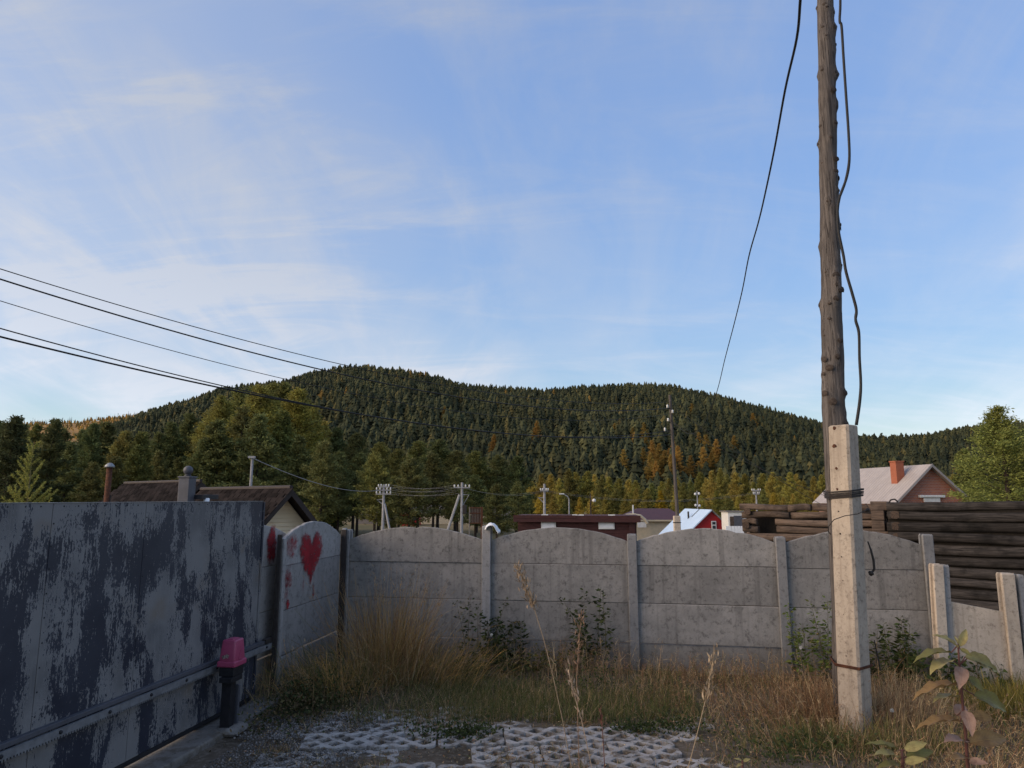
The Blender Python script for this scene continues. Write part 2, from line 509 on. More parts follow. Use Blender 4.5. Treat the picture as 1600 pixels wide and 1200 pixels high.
def blades(P, D, L, W, droop, C, seg=3):
    """curved tapering blades; returns V, quads, tris, colours"""
    n = len(P)
    D = unit(D)
    side = unit(np.cross(D, NP.normal(size=(n, 3))))
    V = np.zeros((n, 2 * seg + 1, 3), np.float32)
    hd = D.copy(); hd[:, 2] = 0
    hd = hd + NP.normal(size=(n, 3)) * .15; hd[:, 2] = 0
    for i in range(seg + 1):
        t = i / seg
        c = P + D * (L * t)[:, None] + hd * (droop * L * t * t * .9)[:, None]
        c[:, 2] -= droop * L * t * t * .8
        if i < seg:
            ww = (W * (1 - .75 * t ** 1.4) * .5)[:, None]
            V[:, 2 * i] = c - side * ww; V[:, 2 * i + 1] = c + side * ww
        else:
            V[:, 2 * seg] = c
    base = (np.arange(n) * (2 * seg + 1))[:, None]
    q = np.concatenate([base + np.array([[2 * i, 2 * i + 1, 2 * i + 3, 2 * i + 2]]) for i in range(seg - 1)]) if seg > 1 else np.zeros((0, 4), int)
    tr = base + np.array([[2 * seg - 2, 2 * seg - 1, 2 * seg]])
    return V.reshape(-1, 3), q, tr, np.repeat(C, 2 * seg + 1, axis=0)
class NPB:
    def __init__(s): s.V, s.Q, s.T, s.C, s.k = [], [], [], [], 0
    def add(s, V, q, tr, C):
        s.V.append(V); s.C.append(C)
        if q is not None and len(q): s.Q.append(q + s.k)
        if tr is not None and len(tr): s.T.append(tr + s.k)
        s.k += len(V)
        return s
    def mesh(s, name, mat, off=(0, 0, 0), smooth=False):
        F_ = []
        if s.Q: F_.append(np.concatenate(s.Q))
        if s.T: F_.append(np.concatenate(s.T))
        return npmesh(name, np.concatenate(s.V) - np.array(off, np.float32), F_, mat, np.concatenate(s.C), smooth)
def kites(P, Dn, L, W, C):
    """leaf: pointed quad at P along Dn"""
    n = len(P); Dn = unit(Dn)
    side = unit(np.cross(Dn, NP.normal(size=(n, 3))))
    nrm = np.cross(Dn, side)
    V = np.zeros((n, 4, 3), np.float32)
    V[:, 0] = P
    m = P + Dn * (L * .45)[:, None] + nrm * (L * .08)[:, None]
    V[:, 1] = m + side * (W * .5)[:, None]
    V[:, 2] = P + Dn * L[:, None]
    V[:, 3] = m - side * (W * .5)[:, None]
    q = (np.arange(n) * 4)[:, None] + np.array([[0, 1, 2, 3]])
    return V.reshape(-1, 3), q, None, np.repeat(C, 4, axis=0)
def cmix(n, cols, jit=.15, wts=None):
    cols = np.array(cols)
    i = NP.choice(len(cols), n, p=wts)
    return np.clip(cols[i] * (1 + NP.normal(size=(n, 1)) * jit), .003, 1)

# ================================================================== SETTING
# ------------------------------------------------------------------ ground
def ground():
    xs = np.concatenate([[-4000, -2000, -900, -400, -200, -110, -60, -35, -22, -14], np.arange(-9, 12.01, .12), [14, 18, 24, 35, 60, 110, 200, 400, 900, 2000, 4000]])
    ys = np.concatenate([[-800, -200, -60, -20, -6, 0], np.arange(2, 11.5, .12), [12.5, 14, 16, 18, 21, 25, 30, 37, 45, 60, 80, 110, 150, 220, 330, 500, 900, 2000, 5000]])
    X, Y = np.meshgrid(xs, ys)
    Z = np.vectorize(gz)(X, Y)
    near = (X > -9) & (X < 12) & (Y > 2) & (Y < 11.5)
    un = .035 * np.sin(X * 1.7 + .6 * Y) * np.sin(Y * 2.1 + 1.1) + .018 * np.sin(X * 5.1 + 2) * np.sin(Y * 4.3) + NP.normal(size=X.shape) * .006
    lift = .10 * np.clip((Y - 8.3) / 1.2, 0, 1) * (X > -2.2)
    Z = Z + np.where(near, un * .6 + lift * .35 - .022, 0)
    V = np.stack([X, Y, Z], -1).reshape(-1, 3)
    nx, ny = len(xs), len(ys)
    i = np.arange(ny - 1)[:, None] * nx + np.arange(nx - 1)[None, :]
    q = np.stack([i, i + 1, i + nx + 1, i + nx], -1).reshape(-1, 4)
    m, t, b = newmat('yard_ground')
    o = ocoord(t)
    n1 = noise(t, o, 1.4, 6, .6); n2 = noise(t, o, 22, 8, .7); n3 = noise(t, o, .02, 5, .6)
    c = mixc(t, ramp(t, n1, (.4, .62)), (.125, .10, .075), (.075, .06, .042))
    c = mixc(t, mth(t, 'MULTIPLY', ramp(t, n2, (.45, .7)), .6), c, (.26, .23, .195))
    s = N(t, 'ShaderNodeSeparateXYZ'); t.links.new(o, s.inputs[0])
    far = ramp(t, s.outputs[1], (11, 40))
    fc = mixc(t, ramp(t, n3, (.35, .65)), (.20, .155, .085), (.10, .095, .045))
    c = mixc(t, far, c, fc)
    setc(t, b, c, .97, .1)
    bump(t, b, n2, .7, .03)
    g = link('ground', npmesh('ground', V, [q], m, None, True))
    kind(g, 'structure')
ground()

# gravel strip beside the gate
def gravel():
    n = 9000
    P = np.zeros((n, 3))
    P[:, 1] = NP.uniform(4.2, 7.7, n)
    P[:, 0] = -3.98 + .16 * P[:, 1] + .40 + NP.beta(1.3, 1.6, n) * 1.25
    far = (P[:, 1] > 7.0)
    P[far, 0] -= .15
    sz = NP.uniform(.004, .013, n)
    P[:, 2] = .004 + .35 * sz
    oc = np.array([[1, 0, 0], [0, 1, 0], [-1, 0, 0], [0, -1, 0], [0, 0, .7], [0, 0, -.7]], float)
    A = NP.uniform(0, 6.28, n); ca, sa = np.cos(A), np.sin(A)
    V = oc[None] * (sz[:, None, None] * NP.uniform(.6, 1.3, (n, 6, 1)))
    X = V[..., 0] * ca[:, None] - V[..., 1] * sa[:, None]; Y = V[..., 0] * sa[:, None] + V[..., 1] * ca[:, None]
    V = np.stack([X, Y, V[..., 2]], -1) + P[:, None]
    t6 = np.array([[0, 1, 4], [1, 2, 4], [2, 3, 4], [3, 0, 4], [1, 0, 5], [2, 1, 5], [3, 2, 5], [0, 3, 5]])
    T = ((np.arange(n) * 6)[:, None, None] + t6[None]).reshape(-1, 3)
    C = np.repeat(cmix(n, [(.17, .16, .15), (.11, .105, .098), (.24, .22, .20)], .2), 6, 0)
    m = colattr('gravel_stone', .95, 0, .3)
    o = link('gravel', npmesh('gravel', V.reshape(-1, 3), [T], m, C))
    tag(o, 'loose grey gravel between the sliding gate and the pavers', 'gravel'); kind(o, 'stuff')
gravel()

GD = Vector((.158, .987, 0)); GN = Vector((.987, -.158, 0))      # gate direction, and away from it into the yard
GA = math.atan2(GD.y, GD.x)
# concrete strip under the gate
def gate_strip():
    s = kind(thing('gate_footing', 'low concrete strip along the foot of the sliding gate', 'footing', (-4.13, 0, 0), GA), 'structure')
    del s['category']
    mb = MB()
    k = 1.6
    while k < 8.6:
        l = 1.5
        vs = []
        mb.bevbox((k + l / 2, -.10 + rnd.uniform(-.008, .008), -.01), (l - .008, .34, .09), .015, Matrix.Rotation(rnd.uniform(-.004, .004), 3, 'Z'))
        k += l
    mb.build('footing_slab', MT['footing'], s)
gate_strip()

# ------------------------------------------------------------------ lattice pavers
def paver_mesh():
    cu = bpy.data.curves.new('paver', 'CURVE'); cu.dimensions = '2D'; cu.fill_mode = 'BOTH'
    cu.extrude = .035; cu.bevel_depth = .003; cu.bevel_resolution = 0
    def poly(pts):
        sp = cu.splines.new('POLY'); sp.points.add(len(pts) - 1); sp.use_cyclic_u = True
        for p, q in zip(sp.points, pts): p.co = (q[0], q[1], 0, 1)
    A, B, r = .30, .20, .075
    def dia(cx, cy, r):
        e = .25
        out = []
        for a in range(4):
            p0 = Vector((math.cos(a * math.pi / 2), math.sin(a * math.pi / 2))) * r
            p1 = Vector((math.cos((a + 1) * math.pi / 2), math.sin((a + 1) * math.pi / 2))) * r
            pm = Vector((math.cos((a - 1) * math.pi / 2), math.sin((a - 1) * math.pi / 2))) * r
            out += [(p0 * .8 + pm * .2) , p0 * .93, (p0 * .8 + p1 * .2)]
        return [(cx + q.x, cy + q.y) for q in out]
    for cx, cy in ((-.2, -.1), (0, -.1), (.2, -.1), (-.2, .1), (0, .1), (.2, .1), (-.1, 0), (.1, 0)):
        poly(dia(cx, cy, r))
    c = .055; n = .05
    out = []
    def corner(x, y, a0):
        for k in range(4):
            th = a0 + k * math.pi / 6
            out.append((x + c * math.cos(th), y + c * math.sin(th)))
    corner(A - c, B - c, 0)
    for x in (.1, -.1): out.extend([(x + n, B), (x + .012, B - n + .01), (x - .012, B - n + .01), (x - n, B)])
    corner(-A + c, B - c, math.pi / 2)
    out.extend([(-A, n), (-A + n - .01, .012), (-A + n - .01, -.012), (-A, -n)])
    corner(-A + c, -B + c, math.pi)
    for x in (-.1, .1): out.extend([(x - n, -B), (x - .012, -B + n - .01), (x + .012, -B + n - .01), (x + n, -B)])
    corner(A - c, -B + c, 1.5 * math.pi)
    out.extend([(A, -n), (A - n + .01, -.012), (A - n + .01, .012), (A, n)])
    poly(out)
    o = bpy.data.objects.new('tmp', cu); COL.objects.link(o)
    dg = bpy.context.evaluated_depsgraph_get()
    me = bpy.data.meshes.new_from_object(o.evaluated_get(dg))
    bpy.data.objects.remove(o)
    me.name = 'paver'
    me.shade_flat()
    me.materials.clear(); me.materials.append(MT['paver'])
    return me
PAVE = []
def paving():
    s = link('paving', None); s.location = (-2.0, 4.4, 0); s.rotation_euler = (0, 0, R(-9 + 14))
    kind(s, 'structure')
    me = paver_mesh()
    M = rootM(s)
    for j in range(11):
        for i in range(-1, 8):
            x, y = i * .612 + (.3 if j % 2 else 0), j * .412
            wp = M @ Vector((x, y, 0))
            if wp.y > 8.0 or wp.x > 1.75 or wp.x < -2.35 + .16 * (wp.y - 5): continue
            if wp.y > 7.5 and rnd.random() < .4: continue
            if (wp - Vector((-.75, 6.75, 0))).length < .25: continue
            o = link('paver', me, s)
            sink = .004 + rnd.uniform(-.024, .010) - max(0, wp.y - 7.1) * .022 - (.02 if wp.x > 1.2 else 0)
            o.location = (x + rnd.uniform(-.01, .01), y + rnd.uniform(-.01, .01), -.026 + sink)
            o.rotation_euler = (rnd.uniform(-.02, .02), rnd.uniform(-.02, .02), rnd.uniform(-.03, .03) + (math.pi if rnd.random() < .5 else 0))
            PAVE.append(wp)
paving()

# ------------------------------------------------------------------ hills
def smooth(t): return t * t * (3 - 2 * t)
HILLS = []
def hill(sil, Yr0, Y0, treeh, a_rng, mat, label):
    """terrain under a ridge line: sil = (azimuth tan, elevation tan) list"""
    ax = np.array([q[0] for q in sil]); ez = np.array([q[1] for q in sil])
    def ridge(a): return np.interp(a, ax, ez)
    def zf(X, Y):
        a = X / np.maximum(Y, 1)
        zr = 2.2 + ridge(a) * Yr0 - treeh
        t = np.clip((Y - Y0) / (Yr0 - Y0), 0, 1.6)
        up = np.where(t < 1, .55 * t + .45 * np.sin(np.clip(t, 0, 1) * np.pi / 2) ** 1.2, 1 - (t - 1) * .6)
        return -3.6 + (zr + 3.6) * up
    av = np.linspace(a_rng[0], a_rng[1], 130); tv = np.linspace(0, 1.5, 60)
    A, T = np.meshgrid(av, tv)
    Y = Y0 + T * (Yr0 - Y0); X = A * Y
    Z = zf(X, Y)
    Z += (NP.normal(size=Z.shape) * 1.0 + 4 * np.sin(X / 37) * np.sin(Y / 51)) * np.clip(T * 3, 0, 1) * np.clip((1 - T) * 5, .15, 1)
    nx = len(av)
    i = np.arange(len(tv) - 1)[:, None] * nx + np.arange(nx - 1)[None]
    q = np.stack([i, i + 1, i + nx + 1, i + nx], -1).reshape(-1, 4)
    o = link('hill', npmesh('hill', np.stack([X, Y, Z], -1).reshape(-1, 3), [q], mat, None, True))
    kind(o, 'structure'); o['label'] = label
    return zf
def az(px): return (px - 800) / F / 1.013
def elv(px, py):
    r = ray(px, py); return r.z / r.y
def azp(px, py):
    r = ray(px, py); return r.x / r.y
def sil(pts): return [(azp(*p), elv(*p)) for p in pts]
MT['forestfloor'] = simple('forest_floor', (.035, .037, .022), (.02, .022, .014), .05, .98, bs=.3)
MT['ridgefloor'] = simple('ridge_sunlit_gold', (.36, .20, .055), (.22, .13, .05), .02, .98, (1, 1, 3), bs=.3)  # low sun on the ridge is put into this golden base colour
main_sil = sil([(-300, 700), (60, 690), (150, 668), (240, 641), (300, 626), (340, 611), (390, 603), (440, 596), (490, 583), (540, 576), (572, 574), (620, 578), (680, 589), (730, 603), (785, 609), (850, 610), (920, 606), (985, 602), (1050, 606), (1120, 618), (1170, 632), (1220, 646), (1280, 663), (1345, 686), (1420, 712), (1600, 770), (1900, 800)])
right_sil = sil([(1000, 720), (1200, 705), (1300, 695), (1350, 686), (1400, 684), (1450, 680), (1500, 672), (1560, 667), (1620, 660), (1750, 655), (2000, 690)])
left_sil = sil([(-500, 700), (-200, 672), (-60, 663), (40, 660), (100, 658), (150, 654), (200, 648), (240, 643), (300, 650), (420, 690), (600, 740)])
zmain = hill(main_sil, 900, 310, 14, (-.95, .85), MT['forestfloor'], 'tall rounded hill covered in dark forest')
zright = hill(right_sil, 1250, 420, 14, (.18, 1.05), MT['forestfloor'], 'lower wooded ridge behind the brick house')
zleft = hill(left_sil, 1700, 800, 6, (-1.15, -.15), MT['ridgefloor'], 'far ridge on the left, coloured sunlit gold')

def hill_forest(name, zf, n, xr, Yr, hgt, sil_, label, cols, wts, ntri=64, keep=None, slim=.215):
    # jittered scatter
    ax = np.array([q[0] for q in sil_])
    Y = np.sqrt(NP.uniform(Yr[0] ** 2, Yr[1] ** 2, n * 2))
    a = NP.uniform(xr[0], xr[1], n * 2)
    X = a * Y
    # grid thinning for even spacing
    cell = {}
    sel = []
    step = math.sqrt((xr[1] - xr[0]) * (Yr[1] ** 2 - Yr[0] ** 2) / 2 / n) * .85
    for i in range(len(X)):
        k = (int(X[i] // step), int(Y[i] // step))
        if k in cell: continue
        cell[k] = 1; sel.append(i)
    sel = np.array(sel)
    X, Y = X[sel], Y[sel]
    Z = zf(X, Y)
    ok = Z > -3.3
    if keep is not None: ok &= keep(X, Y)
    X, Y, Z = X[ok], Y[ok], Z[ok]
    m = len(X)
    h = hgt * NP.uniform(.45, 1.2, m) * (1 + .18 * np.sin(X / 31 + 2) * np.sin(Y / 43)); rr = (.35 * hgt + .65 * h) * NP.uniform(.75, 1.35, m) * slim
    C = cmix(m, cols, .15, wts)
    C *= (1 + .16 * np.sin(X / 23 + 1.3 * np.sin(Y / 41)) * np.sin(Y / 31))[:, None]
    # each tree: stacked ragged skirts with a pointed top
    LY, SG = 7, 10
    Vs, Ts = [], []
    round_ = NP.uniform(.75, 1.5, m)
    for l in range(LY):
        t0 = .10 + .90 * l / LY                      # skirt edge height
        t1 = min(.94 + .01 * l, t0 + .30 - .02 * l)           # skirt apex height
        rl = rr * (1 - t0 ** (1.3 + .9 * round_)) ** .75 * NP.uniform(.85, 1.15, m)
        ph = NP.uniform(0, 6.283, m)
        v = np.zeros((m, SG + 1, 3), np.float32)
        v[:, 0, 0] = X + NP.normal(size=m) * rr * .08; v[:, 0, 1] = Y; v[:, 0, 2] = Z + h * t1
        for k in range(SG):
            an = ph + k * 2 * np.pi / SG + NP.normal(size=m) * .12
            rk = rl * (1.15 if k % 2 else .58) * NP.uniform(.65, 1.25, m)
            v[:, 1 + k, 0] = X + rk * np.cos(an); v[:, 1 + k, 1] = Y + rk * np.sin(an)
            v[:, 1 + k, 2] = Z + h * (t0 + NP.uniform(-.05, .05, m) - (.05 if k % 2 else 0))
        base = (np.arange(m) * (SG + 1))[:, None] + len(Vs) * m * (SG + 1)
        Vs.append(v.reshape(-1, 3))
        for k in range(SG): Ts.append(base + np.array([[0, 1 + k, 1 + (k + 1) % SG]]))
    V = np.concatenate(Vs); T = np.concatenate(Ts)
    CC = np.concatenate([np.repeat(C, SG + 1, 0)] * LY)
    o = link(name, npmesh(name, V, [T], MT['hilltrees'], CC))
    tag(o, label, 'forest'); kind(o, 'stuff')
DARK = [(.040, .047, .025), (.052, .058, .029), (.068, .071, .031), (.10, .088, .034), (.18, .115, .03)]
hill_forest('hill_forest', zmain, 14500, (-.86, .62), (320, 925), 14.5, main_sil, 'dense dark conifer forest covering the main hill', DARK, [.36, .35, .22, .066, .004], 64,
            keep=lambda X, Y: (X / Y > -.60))
hill_forest('hill_forest', zright, 4200, (.30, .95), (520, 1270), 17, right_sil, 'dark forest on the lower ridge behind the brick house', DARK[:4], [.4, .36, .2, .04], 44)
hill_forest('hill_forest', zleft, 2200, (-.95, -.36), (1000, 1690), 9, left_sil, 'golden larch woods on the far left ridge', [(.34, .19, .045), (.25, .16, .05), (.16, .12, .04), (.42, .25, .06)], None, 30)  # larch colours carry the sunlit gold of the ridge as well
# burnt bare trunks along the far ridge
def snags():
    nb = 260
    a = NP.uniform(-.82, -.40, nb); Y = NP.uniform(1560, 1730, nb); X = a * Y
    Z = zleft(X, Y) - 2
    h = NP.uniform(8, 20, nb)
    P = np.stack([X, Y, Z], -1)
    D = np.stack([NP.normal(size=nb) * .05, NP.normal(size=nb) * .05, np.ones(nb)], -1)
    C = cmix(nb, [(.09, .075, .065), (.06, .055, .04), (.05, .06, .035)], .2)
    b = NPB(); b.add(*blades(P, D, h, np.full(nb, 1.1), np.zeros(nb), C, 2))
    k = NP.choice(nb, 110)
    for q in range(14):
        t = NP.uniform(.25, .98, len(k))
        Pb = P[k] + D[k] * (h[k] * t)[:, None]
        b.add(*kites(Pb, NP.normal(size=(len(k), 3)) * (1, 1, .4), 2.6 * (1.1 - t) + .6, np.full(len(k), 1.0), cmix(len(k), [(.05, .06, .03), (.09, .08, .04)], .2)))
    o = link('burnt_trees', b.mesh('burnt_trees', MT['hilltrees']))
    tag(o, 'thin bare burnt trunks along the far left skyline', 'forest'); kind(o, 'stuff')
snags()

# ================================================================== TREES
def tree_meshes(seed, style, dens=1.0, fine=1.0):
    """unit-height tree: returns (trunk mesh, crown mesh)"""
    g = random.Random(seed)
    q = np.random.default_rng(seed)
    mb = MB()
    lean = (g.uniform(-.02, .02), g.uniform(-.02, .02))
    tp = [Vector((lean[0] * t * t + .004 * math.sin(t * 9 + seed), lean[1] * t * t, t * .985)) for t in np.linspace(0, 1, 9)]
    mb.tube(tp, [.016 * (1 - t) ** .9 + .0012 for t in np.linspace(0, 1, 9)], 7)
    if style == 'larch':   R0, base, nl = .20, .10, 120
    elif style == 'plume': R0, base, nl = .27, .08, 150
    elif style == 'pine':  R0, base, nl = .21, .34, 95
    else:                  R0, base, nl = .24, .18, 130   # bushy
    P, D, L, W = [], [], [], []
    for i in range(nl):
        t = base + (1 - base) * (i + g.random()) / nl
        u = (t - base) / (1 - base)
        prof = (1 - u ** 1.5) ** .9 * min(1, .5 + u * 2.6) if style != 'pine' else (1 - u ** 2.2) ** .75 * min(1, .55 + u * 2)
        ln = R0 * prof * g.uniform(.62, 1.18) + .015
        a = g.uniform(0, 6.283)
        el = {'larch': -.05, 'plume': .22, 'pine': .1, 'bushy': .2}[style] + u * .75 + g.uniform(-.15, .15)
        d = Vector((math.cos(a) * math.cos(el), math.sin(a) * math.cos(el), math.sin(el)))
        o = Vector((lean[0] * t * t, lean[1] * t * t, t * .985))
        sag = .25 if style in ('larch', 'plume') else .1
        def lp(s): return o + d * (ln * s) + Vector((0, 0, -sag * ln * s * s + (.18 * ln * s ** 4 if sag > .2 else 0)))
        mb.tube([lp(0), lp(.5), lp(1)], [.0035 * (1.1 - u), .002, .0006], 3, False)
        k = int((18 + 150 * ln / R0 * (.7 + .3 * g.random())) * dens)
        for _ in range(k):
            s = g.random() ** .6
            p = lp(s)
            w_ = .022 + .05 * ln * (1 - s) / R0
            p = p + Vector((g.gauss(0, 1) * w_ * .5, g.gauss(0, 1) * w_ * .5, g.gauss(0, 1) * w_ * .33 - .006))
            dd = d * .6 + Vector((g.gauss(0, .7), g.gauss(0, .7), g.gauss(0, .5)))
            P.append(p[:]); D.append(dd[:]); L.append(g.uniform(.014, .034) * fine); W.append(g.uniform(.006, .013) * fine)
    P, D, L, W = (np.array(v) for v in (P, D, L, W))
    n = len(P)
    side = unit(np.cross(unit(D), q.normal(size=(n, 3))))
    Du = unit(D)
    V = np.zeros((n, 4, 3), np.float32)
    V[:, 0] = P; V[:, 2] = P + Du * L[:, None]
    V[:, 1] = P + Du * (L * .5)[:, None] + side * (W * .5)[:, None]
    V[:, 3] = P + Du * (L * .5)[:, None] - side * (W * .5)[:, None]
    f = (np.arange(n) * 4)[:, None] + np.array([[0, 1, 2, 3]])
    return mb.mesh('trunk', MT['bark']), npmesh('crown', V.reshape(-1, 3), [f], MT['foliage'])
TM = {s: [tree_meshes(100 * k + i, s) for i in range(n_)] for k, (s, n_) in enumerate((('larch', 3), ('plume', 3), ('pine', 3), ('bushy', 3)))}
TM['fine'] = [tree_meshes(900 + i, 'plume', 2.4, .55) for i in range(3)]
def tree(style, X, Y, h, col, label, group=None, name=None, var=None, wid=1.0, cat='tree'):
    tm, cm = TM[style][rnd.randrange(3) if var is None else var]
    r = thing(name or {'pine': 'pine_tree', 'bushy': 'broad_tree'}.get(style, 'larch_tree'), label, cat, (X, Y, gz(X, Y) - .05), rnd.uniform(0, 6.28), group)
    a = link('trunk', tm, r); b = link('crown', cm, r)
    for o in (a, b): o.scale = (h * wid, h * wid, h)
    b.color = (*col, 1)
    return r
def toptree(style, px, py, Y, col, label, group=None, **kw):
    p = at(px, py, Y)
    return tree(style, p.x, Y, p.z - gz(p.x, Y), col, label, group, **kw)
def jc(c, j=.22):
    k = 1 + rnd.uniform(-j, j)
    return (c[0] * k * rnd.uniform(.9, 1.12), c[1] * k, c[2] * k)
ORD = 'first second third fourth fifth sixth seventh eighth ninth tenth eleventh twelfth thirteenth fourteenth fifteenth sixteenth'.split()
def name_row(row, what, segs):
    """label the trees of a row by the landmark they stand over and their order from the left"""
    for a, b, place in segs:
        inn = sorted([q for q in row if a <= q[0] < b], key=lambda q: q[0])
        for k, (px, o) in enumerate(inn):
            o['label'] = ('%s %s' % (what, place)) if len(inn) == 1 else '%s %s, %s from the left' % (what, place, ORD[k] if k < len(ORD) else 'last')
SEGL = ((0, 168, 'left of the stove pipe'), (168, 300, 'over the brown roof'), (300, 410, 'right of the ball-topped post'), (410, 540, 'over the heart bay'), (540, 660, 'over the first arched bay'), (660, 840, 'over the sign frame'))
SEGR = ((820, 890, 'left of the curved street lamp'), (890, 985, 'over the maroon shed'), (985, 1047, 'left of the tall pole'), (1047, 1110, 'right of the tall pole'), (1110, 1180, 'over the red gable'), (1180, 1285, 'over the brown logs'), (1285, 1700, 'behind the brick house'))
def interp(x, pts):
    return float(np.interp(x, [p[0] for p in pts], [p[1] for p in pts]))
topL = [(-200, 640), (0, 652), (35, 650), (62, 664), (85, 655), (112, 668), (165, 656), (205, 660), (250, 662), (300, 645), (335, 628), (390, 603), (440, 598), (478, 612), (505, 645), (555, 665), (610, 690), (675, 684), (715, 702), (760, 705), (792, 702), (830, 735)]
OLIVE, DGREEN, MID, YEL = (.27, .235, .06), (.14, .15, .055), (.185, .18, .055), (.42, .31, .055)
# back rank, left
ROW = []
x = -60
while x < 820:
    y = interp(x, topL) + rnd.uniform(-2, 14)
    Y = rnd.uniform(92, 118)
    st = rnd.choice(['plume', 'larch', 'bushy', 'plume']) if x < 530 else 'pine'
    c = jc(rnd.choice([OLIVE, MID, MID, DGREEN]) if x > 300 else rnd.choice([MID, DGREEN, DGREEN]))
    q = toptree(st, x, y, Y, c, 'tall green larch in the tree belt left of the tall pole, back row' if x > 330 else 'dark green larch in the belt beyond the brown shingle roof, back row',
            'larches of the left tree belt, back row' if x > 330 else 'larches beyond the brown roof, back row', wid=rnd.uniform(.95, 1.3)); ROW.append((max(0, x), q))
    x += rnd.uniform(17, 30) if x < 520 else rnd.uniform(26, 40)
name_row(ROW, 'back-row larch', SEGL)
ROW = []
# front rank, left: lower and darker, bare trunks showing above the fence
x = -50
while x < 815:
    y = interp(x, topL) + rnd.uniform(22, 62)
    if 380 < x < 480: y = rnd.uniform(640, 700)
    Y = rnd.uniform(70, 90)
    st = 'pine' if 500 < x < 815 else rnd.choice(['larch', 'plume', 'bushy'])
    c = jc(rnd.choice([DGREEN, DGREEN, MID]))
    q = toptree(st, x, y, Y, c, 'dark conifer with bare lower trunk behind the arched concrete fence' if x > 500 else 'dark conifer standing close behind the brown shingle roof',
            'dark conifers behind the arched fence' if x > 500 else 'dark conifers behind the brown roof', wid=rnd.uniform(.95, 1.25)); ROW.append((max(0, x), q))
    x += rnd.uniform(24, 40)
name_row(ROW, 'dark front-row conifer', SEGL)
ROW = []
toptree('fine', 412, 600, 84, (.26, .24, .06), 'tallest broad olive-green larch above the cream gable', var=0, wid=1.5)
toptree('fine', 462, 606, 90, (.26, .235, .057), 'tall olive larch just right of the tallest one, above the cream gable', var=1, wid=1.45)
toptree('fine', 352, 618, 88, (.24, .225, .058), 'tall olive larch just left of the tallest one, above the brown roof', var=2, wid=1.2)
toptree('larch', 83, 654, 74, (.09, .10, .04), 'dark larch rising above the others against the golden ridge', var=1, wid=1.0)
toptree('bushy', 22, 650, 70, (.08, .09, .04), 'dark spreading conifer at the left edge of the picture', var=1, wid=1.2)
# right belt, far and yellowing
topR = [(830, 745), (860, 741), (905, 726), (955, 744), (1000, 755), (1035, 752), (1075, 741), (1130, 732), (1180, 742), (1235, 738), (1290, 742), (1400, 745), (1700, 735)]
x = 822
while x < 1500:
    y = interp(x, topR) + rnd.uniform(-3, 12)
    Y = rnd.uniform(170, 235)
    c = jc(rnd.choice([OLIVE, OLIVE, (.34, .285, .07), MID]))
    q = toptree(rnd.choice(['plume', 'bushy', 'bushy']), x, y, Y, c, 'yellow-green tree in the far belt at the foot of the hill', 'yellow-green trees at the foot of the hill', wid=rnd.uniform(.95, 1.35)); ROW.append((x, q))
    x += rnd.uniform(9, 17)
name_row(ROW, 'yellow-green far tree', SEGR)
ROW = []
x = 826
while x < 1560:
    y = rnd.uniform(762, 778)
    Y = rnd.uniform(130, 165)
    c = jc(rnd.choice([OLIVE, (.36, .30, .07), YEL, MID]))
    q = toptree(rnd.choice(['larch', 'bushy', 'plume']), x, y, Y, c, 'small yellowing larch in front of the far tree belt', 'small larches in front of the far belt', wid=rnd.uniform(.9, 1.3)); ROW.append((x, q))
    x += rnd.uniform(14, 26)
name_row(ROW, 'small yellowing front larch', SEGR)
ROW = []
toptree('larch', 1031, 766, 128, (.30, .21, .02), 'small bright yellow larch between the maroon roof and the tall pole', wid=1.1)
toptree('larch', 1132, 797, 100, (.33, .17, .02), 'small orange larch beside the red gabled house', wid=.9)
# orange larches on the slope
def on_hill(px, py):
    r = ray(px, py); lo = None
    for Y in np.arange(330, 900, 2.0):
        z = H + r.z / r.y * Y; X = r.x / r.y * Y
        if z < float(zmain(np.array(X), np.array(float(Y)))) + 6: return X, float(Y)
    return None
for px, py in [(990, 690), (1008, 692), (1009, 712), (1020, 724), (1032, 732), (1040, 740), (1046, 726), (1026, 750), (1018, 742), (1050, 748), (1092, 700), (1104, 716), (1120, 722), (1100, 738), (1112, 740), (1006, 726), (1060, 735), (1148, 706), (975, 735), (960, 684), (695, 655), (771, 712), (802, 613), (838, 690), (1034, 742), (1053, 719), (1080, 744), (1178, 672), (1082, 650)]:
    q = on_hill(px, py)
    if not q: continue
    X, Y = q
    h = rnd.uniform(15, 20)
    tm, cm = TM['larch'][rnd.randrange(3)]
    r = thing('larch_tree', 'orange autumn larch standing among the dark trees on the hillside', 'tree', (X, Y, float(zmain(np.array(X), np.array(Y))) - .3), rnd.uniform(0, 6), 'orange larches on the hillside')
    for nm, me in (('trunk', tm), ('crown', cm)):
        o = link(nm, me, r); o.scale = (h * 1.15, h * 1.15, h)
    o.color = (*jc((.31, .20, .055), .3), 1); ROW.append((px + py * .01, r))
name_row(ROW, 'orange hillside larch', ((0, 900, 'far left of the tall pole'), (900, 1047, 'just left of the tall pole'), (1047, 1300, 'right of the tall pole')))
# near larch on the right
toptree('fine', 1562, 634, 46, (.225, .25, .07), 'tall green larch at the right edge behind the brick house', var=0, wid=1.55)
toptree('fine', 1625, 650, 50, (.21, .235, .065), 'green larch cut by the right edge of the picture', var=1, wid=1.5)
toptree('bushy', 1508, 700, 66, (.19, .21, .06), 'smaller larch left of the tall right-hand larch', var=2, wid=1.0)

